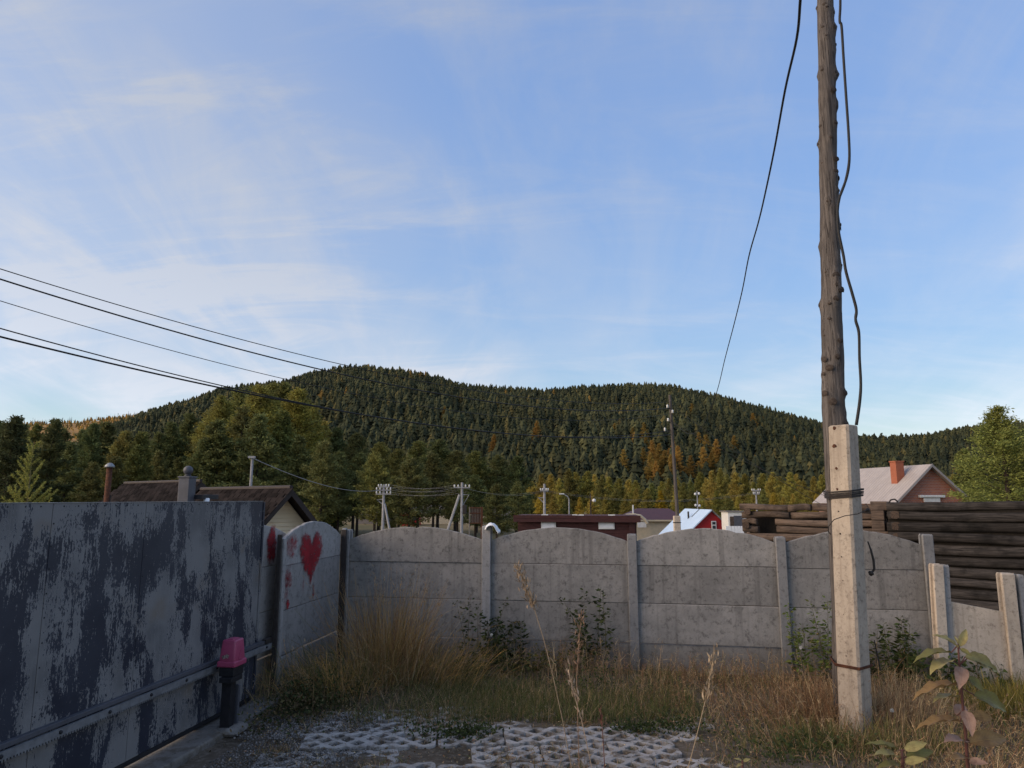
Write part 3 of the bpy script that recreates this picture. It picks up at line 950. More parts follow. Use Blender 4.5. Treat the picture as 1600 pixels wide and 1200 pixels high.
# light larch sapling behind the gate
def sapling():
    p = at(52, 690, 14.5)
    base = Vector((p.x, 14.5, gz(p.x, 14.5)))
    r = thing('larch_sapling', 'feathery pale green larch sapling rising over the left end of the gate', 'tree', base)
    hh = p.z - base.z
    mb = MB(); P, D, L = [], [], []
    g = random.Random(5)
    def branch(o, d, ln, r0, curve, dens):
        pts = []
        for k in range(7):
            s = k / 6
            pts.append(o + d * (ln * s) + Vector((0, 0, curve * ln * s * s)))
        mb.tube(pts, [r0 * (1 - .85 * k / 6) for k in range(7)], 4, False)
        m = int(ln * dens * 2)
        for _ in range(m):
            s = g.uniform(.06, 1) ; k = min(5, int(s * 6)); q = pts[k].lerp(pts[k + 1], s * 6 - k)
            dd = d + Vector((g.gauss(0, .8), g.gauss(0, .8), g.gauss(0, .8) + .2))
            P.append(q[:]); D.append(dd[:]); L.append(g.uniform(.03, .065))
        return pts
    main = [(0, 0, 1.0), (.35, .1, .70), (-.45, .2, .78), (.62, -.2, .5), (-.75, -.1, .55)]
    for ox, oy, k in main:
        o = base + Vector((ox * .8, oy, 0))
        h1 = hh * k
        tr = [o + Vector((.05 * ox * s, .02 * s, h1 * s)) for s in np.linspace(0, 1, 8)]
        mb.tube(tr, [.03 * k * (1 - s) + .004 for s in np.linspace(0, 1, 8)], 5)
        nb = int(74 * k)
        for i in range(nb):
            s = .25 + .74 * i / nb
            a = g.uniform(0, 6.28)
            el = .15 + s * .75
            d = Vector((math.cos(a) * math.cos(el), math.sin(a) * math.cos(el), math.sin(el)))
            ln = (.95 * (1 - s) ** .8 + .12) * g.uniform(.6, 1.25) * (.55 + .45 * k)
            branch(o + Vector((.05 * ox * s, .02 * s, h1 * s)), d, ln, .006, g.uniform(.05, .3), 190)
    mb.build('branches', simple('sapling_bark', (.19, .17, .07), (.13, .11, .05), 20, .9), r, world=True)
    n = len(P)
    b = NPB(); b.add(*kites(np.array(P), np.array(D), np.array(L), np.full(n, .012), cmix(n, [(.32, .33, .085), (.24, .26, .07), (.40, .37, .095)], .15)))
    link('needles', b.mesh('needles', MT['leafy'], base), r)
sapling()

# ================================================================== GATE
def gate():
    r = thing('sliding_gate', 'large sliding metal gate with dark blue paint peeling off grey primer', 'gate', (-4.13, 0, 0), GA)
    seams = [1.2, 2.2, 3.2, 4.2, 5.22, 6.23, 7.24, 8.22]
    zr = .575
    for a, b in zip(seams, seams[1:]):
        mb = MB(); mb.bevbox(((a + b) / 2, .0, (2.17 + zr) / 2), (b - a - .005, .05, 2.17 - zr - .004), .003)
        mb.build('sheet_panel', MT['gate'], r)
        mb = MB(); mb.bevbox(((a + b) / 2, .0, (zr + .10) / 2), (b - a - .005, .044, zr - .10), .003)
        mb.build('skirt_panel', MT['gate'], r)
        rv = MB()
        def dot(x, z, rr=.007):
            rv.lathe((0, 0, 0), [(rr, 0), (rr * .9, .002), (rr * .5, .004)], 6)
            k = len(rv.v) - 18
            for i in range(k, len(rv.v)):
                q = rv.v[i]; rv.v[i] = (x + q[0], -.0255 - q[2], z + q[1])
        z = .72
        while z < 2.1:
            dot(a + .02 + rnd.uniform(-.004, .004), z); z += .165 + rnd.uniform(-.01, .01)
        xx = a + .1
        while xx < b:
            dot(xx, 2.145); xx += .13 + rnd.uniform(-.01, .02)
        for _ in range(4): dot(rnd.uniform(a + .1, b - .1), rnd.uniform(.8, 2), .005)
        kind(rv.build('rivets', MT['black'], r), 'stuff')
    MB().box((4.71, .0, 2.1705), (7.02, .06, .004)).build('top_flange', MT['steel'], r)
    MB().bevbox((8.24, 0, 1.13), (.03, .07, 2.06), .004).build('end_post', MT['gate'], r)
    MB().bevbox((4.75, -.045, .622), (7.2, .045, .035), .004).build('rail', MT['grey_metal'], r)
    # gear rack with teeth under it
    mb = MB(); mb.box((4.85, -.075, .571), (7.4, .022, .05))
    k = 1.2
    while k < 8.5:
        mb.prism([(-.008, 0), (.008, 0), (.004, -.016), (-.004, -.016)], (k, -.064, .546), (1, 0, 0), (0, 0, 1), (0, -1, 0), .022)
        k += .026
    mb.build('gear_rack', MT['dullsteel'], r)
    for k in np.arange(1.5, 8.4, .49):
        mb = MB(); mb.lathe((0, 0, 0), [(.014, 0), (.014, .008), (.007, .014)], 8)
        mb.v = [(k + q[0], -.086 - q[2], .572 + q[1]) for q in mb.v]
        mb.build('rack_bolt', MT['black'], r)
    MB().bevbox((8.43, -.06, .63), (.16, .05, .05), .006).build('limit_stop', MT['darkiron'], r)
    MB().bevbox((4.7, 0, .075), (7.0, .04, .04), .006).build('bottom_channel', MT['black'], r)
gate()

def gate_pillar():
    c = at(291, 778, 7.02)
    r = thing('gate_pillar', 'dark grey metal post with round ball finial behind the gate', 'post', (c.x, c.y, 0), GA)
    zt = at(291, 747, 7.02).z
    MB().bevbox((0, 0, zt / 2), (.115, .115, zt), .006).build('post', MT['grey_metal'], r)
    MB().bevbox((0, 0, zt + .008), (.13, .13, .016), .005).build('cap', MT['grey_metal'], r)
    MB().lathe((0, 0, zt + .016), [(.02, 0), (.035, .01), (.018, .02)] , 12).build('neck', MT['grey_metal'], r, smooth=True)
    rb = .045
    MB().lathe((0, 0, zt + .03 + rb), [(rb * math.sin(t) + 1e-4, -rb * math.cos(t)) for t in np.linspace(.05, 3.09, 12)], 18).build('ball', MT['grey_metal'], r, smooth=True)
    MB().bevbox((.17, -.06, 2.215), (.26, .20, .045), .004).build('guide_bracket', MT['black'], r)
    MB().lathe((.10, -.155, 2.12), [(.025, 0), (.027, .01), (.027, .08), (.02, .085)], 12).build('guide_roller', MT['whiteplastic'], r, smooth=True)
gate_pillar()

def opener():
    p = gnd(356, 1142)
    r = thing('gate_opener', 'bright pink gate motor on a black metal stand beside the blue gate', 'gate motor', (p.x, p.y, 0), GA)
    zb = .60
    # cover: tapered shell with rounded edges
    bm = bmesh.new(); bmesh.ops.create_cube(bm, size=1)
    for v in bm.verts:
        k = 1.0 if v.co.z < 0 else .80
        v.co = Vector((v.co.x * .20 * k, v.co.y * .17 * (1.0 if v.co.z < 0 else .82), v.co.z * .205))
    bmesh.ops.bevel(bm, geom=bm.edges[:], offset=.018, segments=4, profile=.5, affect='EDGES')
    mb = MB().bm(bm, (0, 0, zb + .145))
    cov = mb.build('cover', MT['pink'], r, smooth=True)
    MB().bevbox((0, 0, zb + .028), (.222, .19, .055), .012).build('cover_skirt', MT['pink'], cov, smooth=False)
    MB().bevbox((0, 0, zb + .248), (.11, .055, .012), .005).build('cover_top_ridge', MT['pink'], cov)
    # raised triangular rib on the yard side
    MB().prism([(-.035, 0), (.035, 0), (0, .085)], (0, -.0845, zb + .06), (1, 0, 0), (0, .075, .997), (0, -1, 0), .006).build('cover_rib', MT['pink'], cov)
    # arrow-shaped badge on the face toward the camera
    MB().prism([(-.035, -.015), (.015, -.015), (.015, -.024), (.04, .0), (.015, .024), (.015, .015), (-.035, .015)], (-.1035, 0.01, zb + .10), (0, -.96, .25), (-.09, .25, .96), (-1, 0, 0), .003).build('badge', MT['sticker'], cov)
    MB().bevbox((0, 0, zb - .045), (.18, .155, .085), .006).build('motor_base', MT['black'], r)
    MB().bevbox((-.02, -.01, zb - .115), (.20, .13, .05), .006).build('mount_plate', MT['black'], r)
    MB().bevbox((-.03, 0, .23), (.085, .10, .50), .005).build('stand', MT['black'], r)
    MB().bevbox((.065, -.03, .21), (.03, .06, .40), .004).build('conduit', MT['grey_metal'], r)
    mb = MB()
    bm = bmesh.new(); bmesh.ops.create_icosphere(bm, subdivisions=2, radius=1)
    for v in bm.verts: v.co = Vector((v.co.x * .2, v.co.y * .16, v.co.z * .05)) * rnd.uniform(.85, 1.15)
    mb.bm(bm, (.02, -.02, .01)).build('mortar_foot', MT['footing'], r)
opener()

# ================================================================== CONCRETE FENCES
K = Vector((-2.40, 10.3, 0)); WD = Vector((.987, -.158, 0)); WA = math.atan2(WD.y, WD.x)
def panel_poly(w_, z0, z1, arch=0.0, n=22):
    pts = [(-w_ / 2, z0), (w_ / 2, z0)]
    if arch:
        for k in range(n + 1):
            s = 1 - 2 * k / n
            e = (1 - abs(s) ** 2.15) * .9 + .1 * (1 - abs(s))
            pts.append((s * w_ / 2, z1 + arch * e + rnd.uniform(-.005, .004) - (rnd.uniform(.006, .018) if rnd.random() < .08 else 0)))
    else: pts += [(w_ / 2, z1), (-w_ / 2, z1)]
    return pts
def make_panel(r, u0, u1, z0, z1, arch, y, mat, th=.045):
    g = .002
    w_ = u1 - u0
    mb = MB()
    poly = panel_poly(w_, z0 + g, z1 - g if not arch else z1, arch)
    k = len(poly); e = .007
    cx = 0
    def inset(p):
        c = Vector((0, (z0 + z1) / 2))
        q = Vector(p) - c
        return (q.x * (1 - 2 * e / w_) , c.y + q.y * (1 - 2 * e / (z1 - z0 + arch)))
    ip = [inset(p) for p in poly]
    f0 = [Vector((p[0], -th / 2, p[1])) for p in ip]
    f1 = [Vector((p[0], -th / 2 + e, p[1])) for p in poly]
    f2 = [Vector((p[0], th / 2, p[1])) for p in poly]
    fs = [tuple(range(k)), tuple(range(3 * k - 1, 2 * k - 1, -1))]
    for a in (0, k):
        for i in range(k): fs.append((a + i, a + k + i, a + k + (i + 1) % k, a + (i + 1) % k))
    mb.add(f0 + f1 + f2, fs)
    o = mb.build('panel', mat, r)
    o.location = ((u0 + u1) / 2, y + rnd.uniform(-.004, .004), 0)
    o.rotation_euler = (rnd.uniform(-.007, .007), rnd.uniform(-.003, .003), rnd.uniform(-.004, .004))
    return o
def make_post(r, u, zt, y, mat, wd=.11, dp=.13, tilt=(0, 0)):
    mb = MB()
    # grooved H-profile post with a worn top
    hw, hd, gr = wd / 2, dp / 2, .03
    poly = [(-hw + .008, -hd), (hw - .008, -hd), (hw, -hd + .012), (hw, -.03), (hw - gr, -.028), (hw - gr, .028), (hw, .03), (hw, hd), (-hw, hd), (-hw, .03), (-hw + gr, .028), (-hw + gr, -.028), (-hw, -.03), (-hw, -hd + .012)]
    k = len(poly)
    vs = []
    for z, s in ((-.1, 1), (zt * .33, 1), (zt * .66, 1), (zt - .02, 1), (zt, .86)):
        for p in poly: vs.append((p[0] * s + rnd.uniform(-.0015, .0015), p[1] * s + rnd.uniform(-.0015, .0015), z + (rnd.uniform(-.004, .004) if z > 1 else 0)))
    fs = [tuple(range(4 * k, 5 * k))]
    for j in range(4):
        for i in range(k): fs.append((j * k + i, j * k + (i + 1) % k, (j + 1) * k + (i + 1) % k, (j + 1) * k + i))
    mb.add(vs, fs)
    o = mb.build('post', mat, r); o.location = (u, y, 0); o.rotation_euler = (tilt[0], tilt[1], 0)
    return o
def uback(px, py):
    p = onplane(px, py, K, WD); return (p - K).dot(WD), p.z
def back_fence():
    r = thing('concrete_fence', 'grey concrete fence of four arched bays closing the back of the yard', 'fence', K, WA)
    us = [uback(px, 900)[0] for px in (540, 761, 989, 1221.5, 1452)]
    zt = [1.77, 1.83, 1.735, 1.715, 1.76]
    for i, (u, z) in enumerate(zip(us, zt)):
        make_post(r, u, z, -.01, MT['concrete_pale'] if i in (0, 4) else MT['concrete_pale'], .125 if i else .13)
    dz = [0, .0, 0, -.01]
    for a, b, d in zip(us, us[1:], dz):
        aa, bb = a + .04, b - .04
        make_panel(r, aa, bb, 1.33 + d, 1.63 + d, .185, .0, MT['concrete'])
        make_panel(r, aa, bb, .845 + d, 1.33 + d, 0, .003, MT['concrete'])
        make_panel(r, aa, bb, .345 + d, .845 + d, 0, .0, MT['concrete'])
        make_panel(r, aa, bb, -.15, .335 + d, 0, .014, MT['concrete'])
    return us
US = back_fence()

def side_fence():
    r = thing('concrete_fence', 'pale concrete fence bay with a red spray-painted heart next to the gate', 'fence', K, GA)
    # local x runs along the gate direction (away), so nearer = negative
    def us(px, py):
        p = onplane(px, py, K, GD); return (p - K).dot(GD), p.z
    u1 = us(527, 870)[0]; u0 = us(434, 870)[0]
    y = -.02
    for (a, b, y) in ((u0 - 1.3, u0 + .62, .15), (u0, u1, -.02)):
        make_panel(r, a, b, 1.425, 1.70, .215, y, MT['concrete_pale'])
        make_panel(r, a, b, .92, 1.425, 0, y + .003, MT['concrete_pale'])
        make_panel(r, a, b, .42, .92, 0, y, MT['concrete_pale'])
        make_panel(r, a, b, -.12, .41, 0, y + .01, MT['concrete_pale'])
        for o in r.children:
            if o.name.startswith('panel'): o.rotation_euler = (0, 0, 0); o.location.y = .15 if o.location.x < u0 and y > .1 else (o.location.y if y > .1 else (-.02 if abs(o.location.y) < .06 else .15))
    MB().bevbox((u0 - .03, -.03, .88), (.03, .05, 1.82), .004).build('steel_channel', MT['darkiron'], r)
    MB().bevbox((u0 + .035, -.055, .87), (.07, .03, 1.74), .004).build('post', MT['concrete_pale'], r)
    MB().bevbox((u1 + .03, -.075, .86), (.045, .075, 1.82), .004).build('steel_channel', MT['darkiron'], r)
    MB().bevbox((u1 + .09, -.06, .87), (.06, .05, 1.84), .004).build('steel_post', MT['steel'], r)
    # sprayed paint: faded-edge sheets 3 mm in front of the panels
    def paint(name, poly, label=None, strength=1.0, rings=5, y=-.02):
        c = Vector((sum(p[0] for p in poly) / len(poly), sum(p[1] for p in poly) / len(poly)))
        k = len(poly); vs, fs, fade = [], [], []
        for j in range(rings + 1):
            s = 1.06 * (1 - j / rings) if j < rings else 0
            s = [1.12, 1.0, .9, .7, .4, .02][j]
            for p in poly:
                q = c + (Vector(p) - c) * s
                vs.append((q.x, y - .031 - .0005, q.y)); fade.append([0, .35, .7, .95, 1.05, 1.1][j] * strength)
        for j in range(rings):
            for i in range(k): fs.append((j * k + i, j * k + (i + 1) % k, (j + 1) * k + (i + 1) % k, (j + 1) * k + i))
        mb = MB().add(vs, fs)
        o = mb.build(name, MT['redpaint'], r)
        a = o.data.attributes.new('fade', 'FLOAT', 'POINT')
        a.data.foreach_set('value', fade)
        if label: o['label'] = label
    hu, hz = us(480, 862)
    ul, zt_ = us(462, 831)[0], us(478, 831)[1]; ur = us(501, 835)[0]; zb = us(478, 917)[1]
    hw = (ur - ul) / 2; cx = (ur + ul) / 2
    pts = []
    for i in range(40):
        th = 2 * math.pi * i / 40
        X_ = 16 * math.sin(th) ** 3 / 16.
        Z_ = (13 * math.cos(th) - 5 * math.cos(2 * th) - 2 * math.cos(3 * th) - math.cos(4 * th) + 17) / 29.
        pts.append((cx + X_ * hw * (.93 + .05 * math.sin(5 * th) + .04 * math.sin(11 * th + 1) + (.05 if X_ < 0 else -.03)), zb + (zt_ - zb) * (Z_ if Z_ > .55 else .55 * (Z_ / .55) ** 1.0)))
    paint('painted_heart', pts, 'red spray-painted heart', .80)
    def blob(px, py, wpx, hpx, st, name='paint_smear', n=18, yy=-.02):
        def us(px, py):
            p = onplane(px, py, K + GN * -(yy - .0), GD); return (p - K).dot(GD), p.z
        u, z = us(px, py); ua = us(px - wpx, py)[0]; ub = us(px + wpx, py)[0]; za = us(px, py + hpx)[1]; zb_ = us(px, py - hpx)[1]
        paint(name, [(u + (ub - ua) / 2 * math.cos(t) * rnd.uniform(.7, 1.1), z + (zb_ - za) / 2 * math.sin(t) * rnd.uniform(.8, 1.1)) for t in np.linspace(0, 6.28, n, endpoint=False)], None, st, 5, yy)
    blob(452, 852, 12, 22, .44); blob(446, 905, 9, 17, .46); blob(443, 935, 4, 18, .42); blob(486, 925, 1.5, 14, .5); blob(470, 915, 1.2, 12, .42)
    blob(446, 944, 2.5, 9, .7); blob(452, 878, 9, 10, .25); blob(421, 850, 8, 32, .75, yy=.15); blob(438, 880, 3, 20, .4)
side_fence()

def broken_fence():
    y = -.25
    r = thing('concrete_fence', 'sagging low end of the concrete fence in front of the dark log wall', 'fence', K, WA)
    def uq(px, py, off=.25):
        p = onplane(px, py, K + Vector((-.158, -.987, 0)) * off, WD); return (p - K).dot(WD), p.z
    u0, z0 = uq(1457, 881); u1, z1 = uq(1571, 895); u2, z2 = uq(1606, 896)
    make_post(r, u0, z0, -.25, MT['stub'], .12, .14, (0, .03))
    make_post(r, u0 + .10, z0 - .01, -.22, MT['concrete_pale'], .07, .13, (0, .03))
    make_post(r, u1, z1, -.25, MT['stub'], .15, .14, (0, .0))
    make_post(r, u1 + .15, z1 - .02, -.20, MT['concrete_pale'], .07, .13, (0, .01))
    make_post(r, u2 + .1, z2, -.25, MT['stub'], .12, .14, (0, 0))
    ua, za = uq(1474, 938); ub, zb = uq(1562, 955)
    mb = MB(); mb.prism([(ua - .05, -.1), (ub + .12, -.1), (ub + .12, zb - .02), (ua - .05, za + .01)], (0, -.27, 0), (1, 0, 0), (0, 0, 1), (0, 1, 0), .05)
    mb.build('panel', MT['stub'], r)
broken_fence()

# white plastic thing draped on a post top
def white_lid():
    # stiff folded white sheet slumped over the post top
    c = at(765, 821, 9.86)
    prof = [(-.075, -.03), (-.062, .005), (-.03, .03), (.0, .042), (.035, .035), (.062, .018), (.085, -.008), (.103, -.038), (.115, -.062), (.12, -.078)]
    vs, fs = [], []
    M_ = 9
    for i, (x_, z_) in enumerate(prof):
        for j in range(M_):
            v = j / (M_ - 1) - .5
            rid = .009 * math.sin(j * 2.1) + .006 * math.sin(i * 1.7 + j)
            vs.append((x_ * (1 + .1 * math.sin(3 * v)) + rid * .6, v * .19 + .008 * math.sin(i), z_ + rid - .05 * v * v * 4 * .3))
    n_ = len(prof)
    top = len(vs)
    vs += [(x_ * .94, y_, z_ - .012) for x_, y_, z_ in vs]
    for off, fl in ((0, 1), (top, -1)):
        for i in range(n_ - 1):
            for j in range(M_ - 1):
                q = (off + i * M_ + j, off + i * M_ + j + 1, off + (i + 1) * M_ + j + 1, off + (i + 1) * M_ + j)
                fs.append(q if fl > 0 else q[::-1])
    for i in range(n_ - 1):
        for j in (0, M_ - 1): fs.append((i * M_ + j, (i + 1) * M_ + j, top + (i + 1) * M_ + j, top + i * M_ + j))
    for j in range(M_ - 1):
        for i in (0, n_ - 1): fs.append((i * M_ + j, i * M_ + j + 1, top + i * M_ + j + 1, top + i * M_ + j))
    o = MB().add(vs, fs).build('plastic_sheet', MT['whiteplastic'], None, smooth=True)
    o.location = c + Vector((.012, .02, -.012))
    tag(o, 'crumpled white plastic sheet folded over a concrete fence post top', 'plastic sheet')
white_lid()

# ================================================================== UTILITY POLE (near)
def near_pole():
    pb = gnd(1338, 1142)
    r = thing('utility_pole', 'weathered knotty wooden utility pole lashed to a leaning concrete stub', 'utility pole', (pb.x, pb.y, 0))
    # concrete stub: tapered square section turned toward the left
    top = at(1317, 665, pb.y - .02)
    ang = math.atan2(-.60, -.79)
    ex = Vector((math.cos(ang), math.sin(ang), 0)); ey = Vector((-ex.y, ex.x, 0))
    prof = []
    def sec(z, hw):
        c = Vector((pb.x, pb.y, 0)).lerp(Vector((top.x, top.y, 0)), z / top.z)
        ch = .022
        pts = []
        for sx, sy, order in ((1, 1, 0), (-1, 1, 1), (-1, -1, 0), (1, -1, 1)):
            a = (sx * (hw - ch), sy * hw); b = (sx * hw, sy * (hw - ch))
            for q in ((b, a) if order == 0 else (a, b)): pts.append(c + ex * q[0] + ey * q[1] + Vector((0, 0, z)))
        return pts
    vs = []; zs = [-.1, .5, 1.2, 2.0, 2.6, top.z - .012, top.z]
    for i, z in enumerate(zs): vs += sec(z, .117 - .010 * z / top.z - (.012 if i == len(zs) - 1 else 0))
    fs = [tuple(range(len(vs) - 8, len(vs)))]
    for j in range(len(zs) - 1):
        for i in range(8): fs.append((j * 8 + i, j * 8 + (i + 1) % 8, (j + 1) * 8 + (i + 1) % 8, (j + 1) * 8 + i))
    st = MB().add(vs, fs).build('concrete_stub', MT['stub'], r, world=True)
    def onface(px, py, rr=.016, mat='rust'):
        # rusty reinforcement spots on the left face
        z = at(px, py, pb.y - .1).z
        c = Vector((pb.x, pb.y, 0)).lerp(Vector((top.x, top.y, 0)), z / top.z); hw = .117 - .010 * z / top.z
        q = onplane(px, py, c + ex * (hw + .001), ey)
        mb = MB(); n = 9
        rim = [rr * rnd.uniform(.6, 1.3) for _ in range(n)]
        ring = [q + ex * .0015 + ey * (math.cos(k * 6.283 / n) * rim[k]) + Vector((0, 0, math.sin(k * 6.283 / n) * rim[k])) for k in range(n)]
        ring2 = [q + ex * .004 + (p - q) * .6 for p in ring]
        mb.add(ring + ring2, [tuple(range(n, 2 * n))] + [(k, (k + 1) % n, n + (k + 1) % n, n + k) for k in range(n)])
        mb.build('rust_spot', MT[mat], st, world=True)
    for px, py, rr in ((1304, 669, .018), (1304, 697, .021), (1307, 732, .015), (1308, 764, .012), (1310, 799, .008), (1313, 834, .010), (1315, 870, .008), (1317, 907, .006), (1322, 1025, .006), (1318, 960, .005)):
        onface(px, py, rr, 'rust' if py < 780 else 'knot')
    # wooden pole behind
    YP = 7.50
    ctr = [(1287, -60, 12.5), (1289, 0, 13.0), (1291, 100, 14), (1293, 200, 14.2), (1296, 330, 15), (1299, 450, 16.5), (1301, 560, 17.5), (1303, 660, 18.5), (1308, 760, 18.5), (1314, 880, 18.5), (1318, 1000, 18.5), (1320, 1110, 18)]
    pts = [at(px, py, YP) for px, py, _ in ctr]
    e0, e1 = pts[0], pts[1]
    pts = [e0 + (e0 - e1) * 3.0] + pts
    rads = [.072] + [.9 * hw * (YP * cp + (p.z - H) * sp_) / F for (px, py, hw), p in zip(ctr, pts[1:])]
    P, RR = [], []
    zlist = np.linspace(pts[0].z, max(0, pts[-1].z) - .1, 150)
    zz_ = [p.z for p in pts][::-1]
    for z in zlist:
        P.append(Vector((np.interp(z, zz_, [p.x for p in pts][::-1]), YP, z))); RR.append(float(np.interp(z, zz_, rads[::-1])))
    n = 22; vs, fs = [], []
    knots = []
    g = random.Random(21)
    zk = 1.6
    while zk < 9.3:
        for _ in range(g.choice((1, 1, 2))): knots.append((zk + g.uniform(-.06, .06), g.uniform(-math.pi, math.pi), g.uniform(.018, .04)))
        knots.append((zk + g.uniform(-.05, .05), -math.pi / 2 + g.uniform(-1.3, 1.3), g.uniform(.012, .042)))
        zk += g.uniform(.13, .24)
    for i, (p, rr) in enumerate(zip(P, RR)):
        for k in range(n):
            th = 2 * math.pi * k / n
            z = p.z
            b = 1 + .04 * math.sin(3 * th + z * 1.3) + .03 * math.sin(5 * th - z * 2.1) + .03 * math.sin(z * 7.3 + th) + g.uniform(-.018, .018)
            for kz, ka, ks in knots:
                if abs(kz - z) < .12:
                    da = (th - ka + math.pi) % (2 * math.pi) - math.pi
                    d2 = ((kz - z) / .05) ** 2 + (da * rr / .032) ** 2
                    b += ks * 8 * math.exp(-d2)
            vs.append((p.x + rr * b * math.cos(th), p.y + rr * b * math.sin(th), z))
    for i in range(len(P) - 1):
        for k in range(n): fs.append((i * n + k, i * n + (k + 1) % n, (i + 1) * n + (k + 1) % n, (i + 1) * n + k))
    fs.append(tuple(range(n)))
    wp = MB().add(vs, fs).build('wooden_pole', MT['polewood'], r, world=True, smooth=True)
    for kz, ka, ks in knots:
        if math.sin(ka) > .45: continue
        x = float(np.interp(kz, zz_, [p.x for p in pts][::-1])); rr = float(np.interp(kz, zz_, rads[::-1]))
        d = Vector((math.cos(ka), math.sin(ka), 0)); t_ = Vector((-d.y, d.x, 0))
        c = Vector((x, YP, kz)) + d * (rr * (1 + ks * 7.4))
        q = ks * g.uniform(.6, .95)
        mb = MB(); m = 9
        ring = [c + t_ * math.cos(a) * q * 1.25 + Vector((0, 0, math.sin(a) * q * g.uniform(.8, 1.3))) - d * .008 for a in np.linspace(0, 6.283, m, endpoint=False)]
        ring2 = [c + (p - c) * .6 + d * .004 for p in ring]
        mb.add(ring + ring2, [tuple(range(m, 2 * m))] + [(k, (k + 1) % m, m + (k + 1) % m, m + k) for k in range(m)])
        mb.build('knot', MT['knot'], wp, world=True, smooth=True)
    # wire lashings round stub and pole
    def lash(z, turns, name, mat, spread=.05, slope=.035):
        c = Vector((pb.x, pb.y, 0)).lerp(Vector((top.x, top.y, 0)), z / top.z)
        px_ = float(np.interp(z, zz_, [p.x for p in pts][::-1])); pr = float(np.interp(z, zz_, rads[::-1])) * 1.10
        hw = .120 - .010 * z / top.z
        cs = [c + ex * a * hw + ey * b * hw for a, b in ((1, 1), (1, -1), (-1, -1), (-1, 1))]
        cs += [Vector((px_ + pr * math.cos(t), YP + pr * math.sin(t), 0)) for t in np.linspace(0, 6.283, 14)]
        # convex hull
        pp = sorted({(round(q.x, 5), round(q.y, 5)) for q in cs})
        def half(pp):
            h = []
            for q in pp:
                while len(h) > 1 and (h[-1][0] - h[-2][0]) * (q[1] - h[-2][1]) - (h[-1][1] - h[-2][1]) * (q[0] - h[-2][0]) <= 0: h.pop()
                h.append(q)
            return h
        hull = half(pp)[:-1] + half(pp[::-1])[:-1]
        for t in range(turns):
            dz = (t - turns / 2) * spread / turns + rnd.uniform(-.004, .004)
            path = [Vector((q[0], q[1], z + dz + slope * (q[0] - px_) / .2 * rnd.uniform(.7, 1.1))) for q in hull]
            path.append(path[0])
            cc = Vector((sum(q.x for q in path) / len(path), sum(q.y for q in path) / len(path), 0))
            path = [q + (Vector((q.x, q.y, 0)) - cc).normalized() * (.004 + .002 * t) for q in path]
            MB().tube(path, .0055, 6).build(name, MT[mat], r, world=True)
    lash(at(1320, 770, 7.2).z, 7, 'wire_lashing', 'darkiron', .075, .02)
    lash(at(1335, 1040, 7.2).z, 3, 'wire_lashing', 'rust', .03, .0)
    # loose wire loop round the stub
    Yf = 7.02
    loop = [(1353, 787, 7.15), (1358, 795, 7.08), (1340, 803, 7.0), (1320, 806, Yf), (1303, 812, Yf), (1295, 822, 7.08), (1294, 830, 7.15), (1298, 835, 7.2)]
    MB().tube([at(a, b, c) for a, b, c in loop], .0045, 6).build('loose_wire', MT['darkiron'], r, world=True)
    MB().tube([at(a, b, 7.22) for a, b in ((1356, 846), (1361, 860), (1365, 876), (1366, 889), (1362, 896))], [.006, .010, .012, .012, .01], 7).build('cable_stub', MT['blackrubber'], r, world=True)
    bm = bmesh.new(); bmesh.ops.create_icosphere(bm, subdivisions=2, radius=.024)
    for v in bm.verts: v.co *= rnd.uniform(.85, 1.2)
    MB().bm(bm, at(1361, 896, 7.22)).build('cable_clamp', MT['blackrubber'], r, world=True)
    bm = bmesh.new(); bmesh.ops.create_icosphere(bm, subdivisions=2, radius=.02)
    MB().bm(bm, at(1356, 797, 7.22)).build('cable_clamp', MT['blackrubber'], r, world=True)
    MB().tube([at(a, b, 7.2) for a, b in ((1366, 1000), (1371, 1025), (1376, 1048))], [.004, .008, .006], 6).build('cable_stub', MT['blackrubber'], r, world=True)
near_pole()

def cable(name, pts, rad, label, cat='cable', group=None, sub=6):
    # smooth through the points (Catmull-Rom)
    P = [Vector(p) for p in pts]
    Q = [P[0] * 2 - P[1]] + P + [P[-1] * 2 - P[-2]]
    out = []
    for i in range(1, len(Q) - 2):
        for k in range(sub):
            t = k / sub
            a, b, c, d = Q[i - 1], Q[i], Q[i + 1], Q[i + 2]
            out.append(.5 * ((2 * b) + (c - a) * t + (2 * a - 5 * b + 4 * c - d) * t * t + (3 * b - a - 3 * c + d) * t ** 3))
    out.append(P[-1])
    if not isinstance(rad, (int, float)): rad = list(np.interp(np.linspace(0, 1, len(out)), np.linspace(0, 1, len(rad)), rad))
    o = MB().tube(out, rad, 6).build(name, MT['blackrubber'], None, smooth=True, loc=out[0])
    tag(o, label, cat, group)
    return o
YC = 7.22
cable('loose_cable', [at(x, y, YC) for x, y in ((1311, -80), (1313, 0), (1312, 32), (1315, 42), (1318, 90), (1322, 150), (1326, 210), (1327, 250), (1322, 280), (1312, 308), (1309, 325), (1309, 345), (1311, 366), (1318, 400), (1322, 425), (1332, 460), (1338, 484), (1337, 500), (1342, 520), (1343, 560), (1345, 600), (1343, 630), (1338, 664))] ,
      .0155, 'thick black cable hanging loosely down the right side of the wooden pole')
cb = [(1256, -60, 7.6), (1250, 0, 8.0), (1243, 60, 8.9), (1228, 140, 10.4), (1210, 235, 12.6), (1194, 310, 15.2), (1185, 350, 17), (1172, 400, 19.5), (1160, 455, 23), (1146, 508, 27), (1133, 560, 31.5), (1120, 612, 37), (1105, 655, 42), (1092, 672, 45), (1076, 678, 47.5), (1058, 664, 49.4), (1049, 655, 50)]
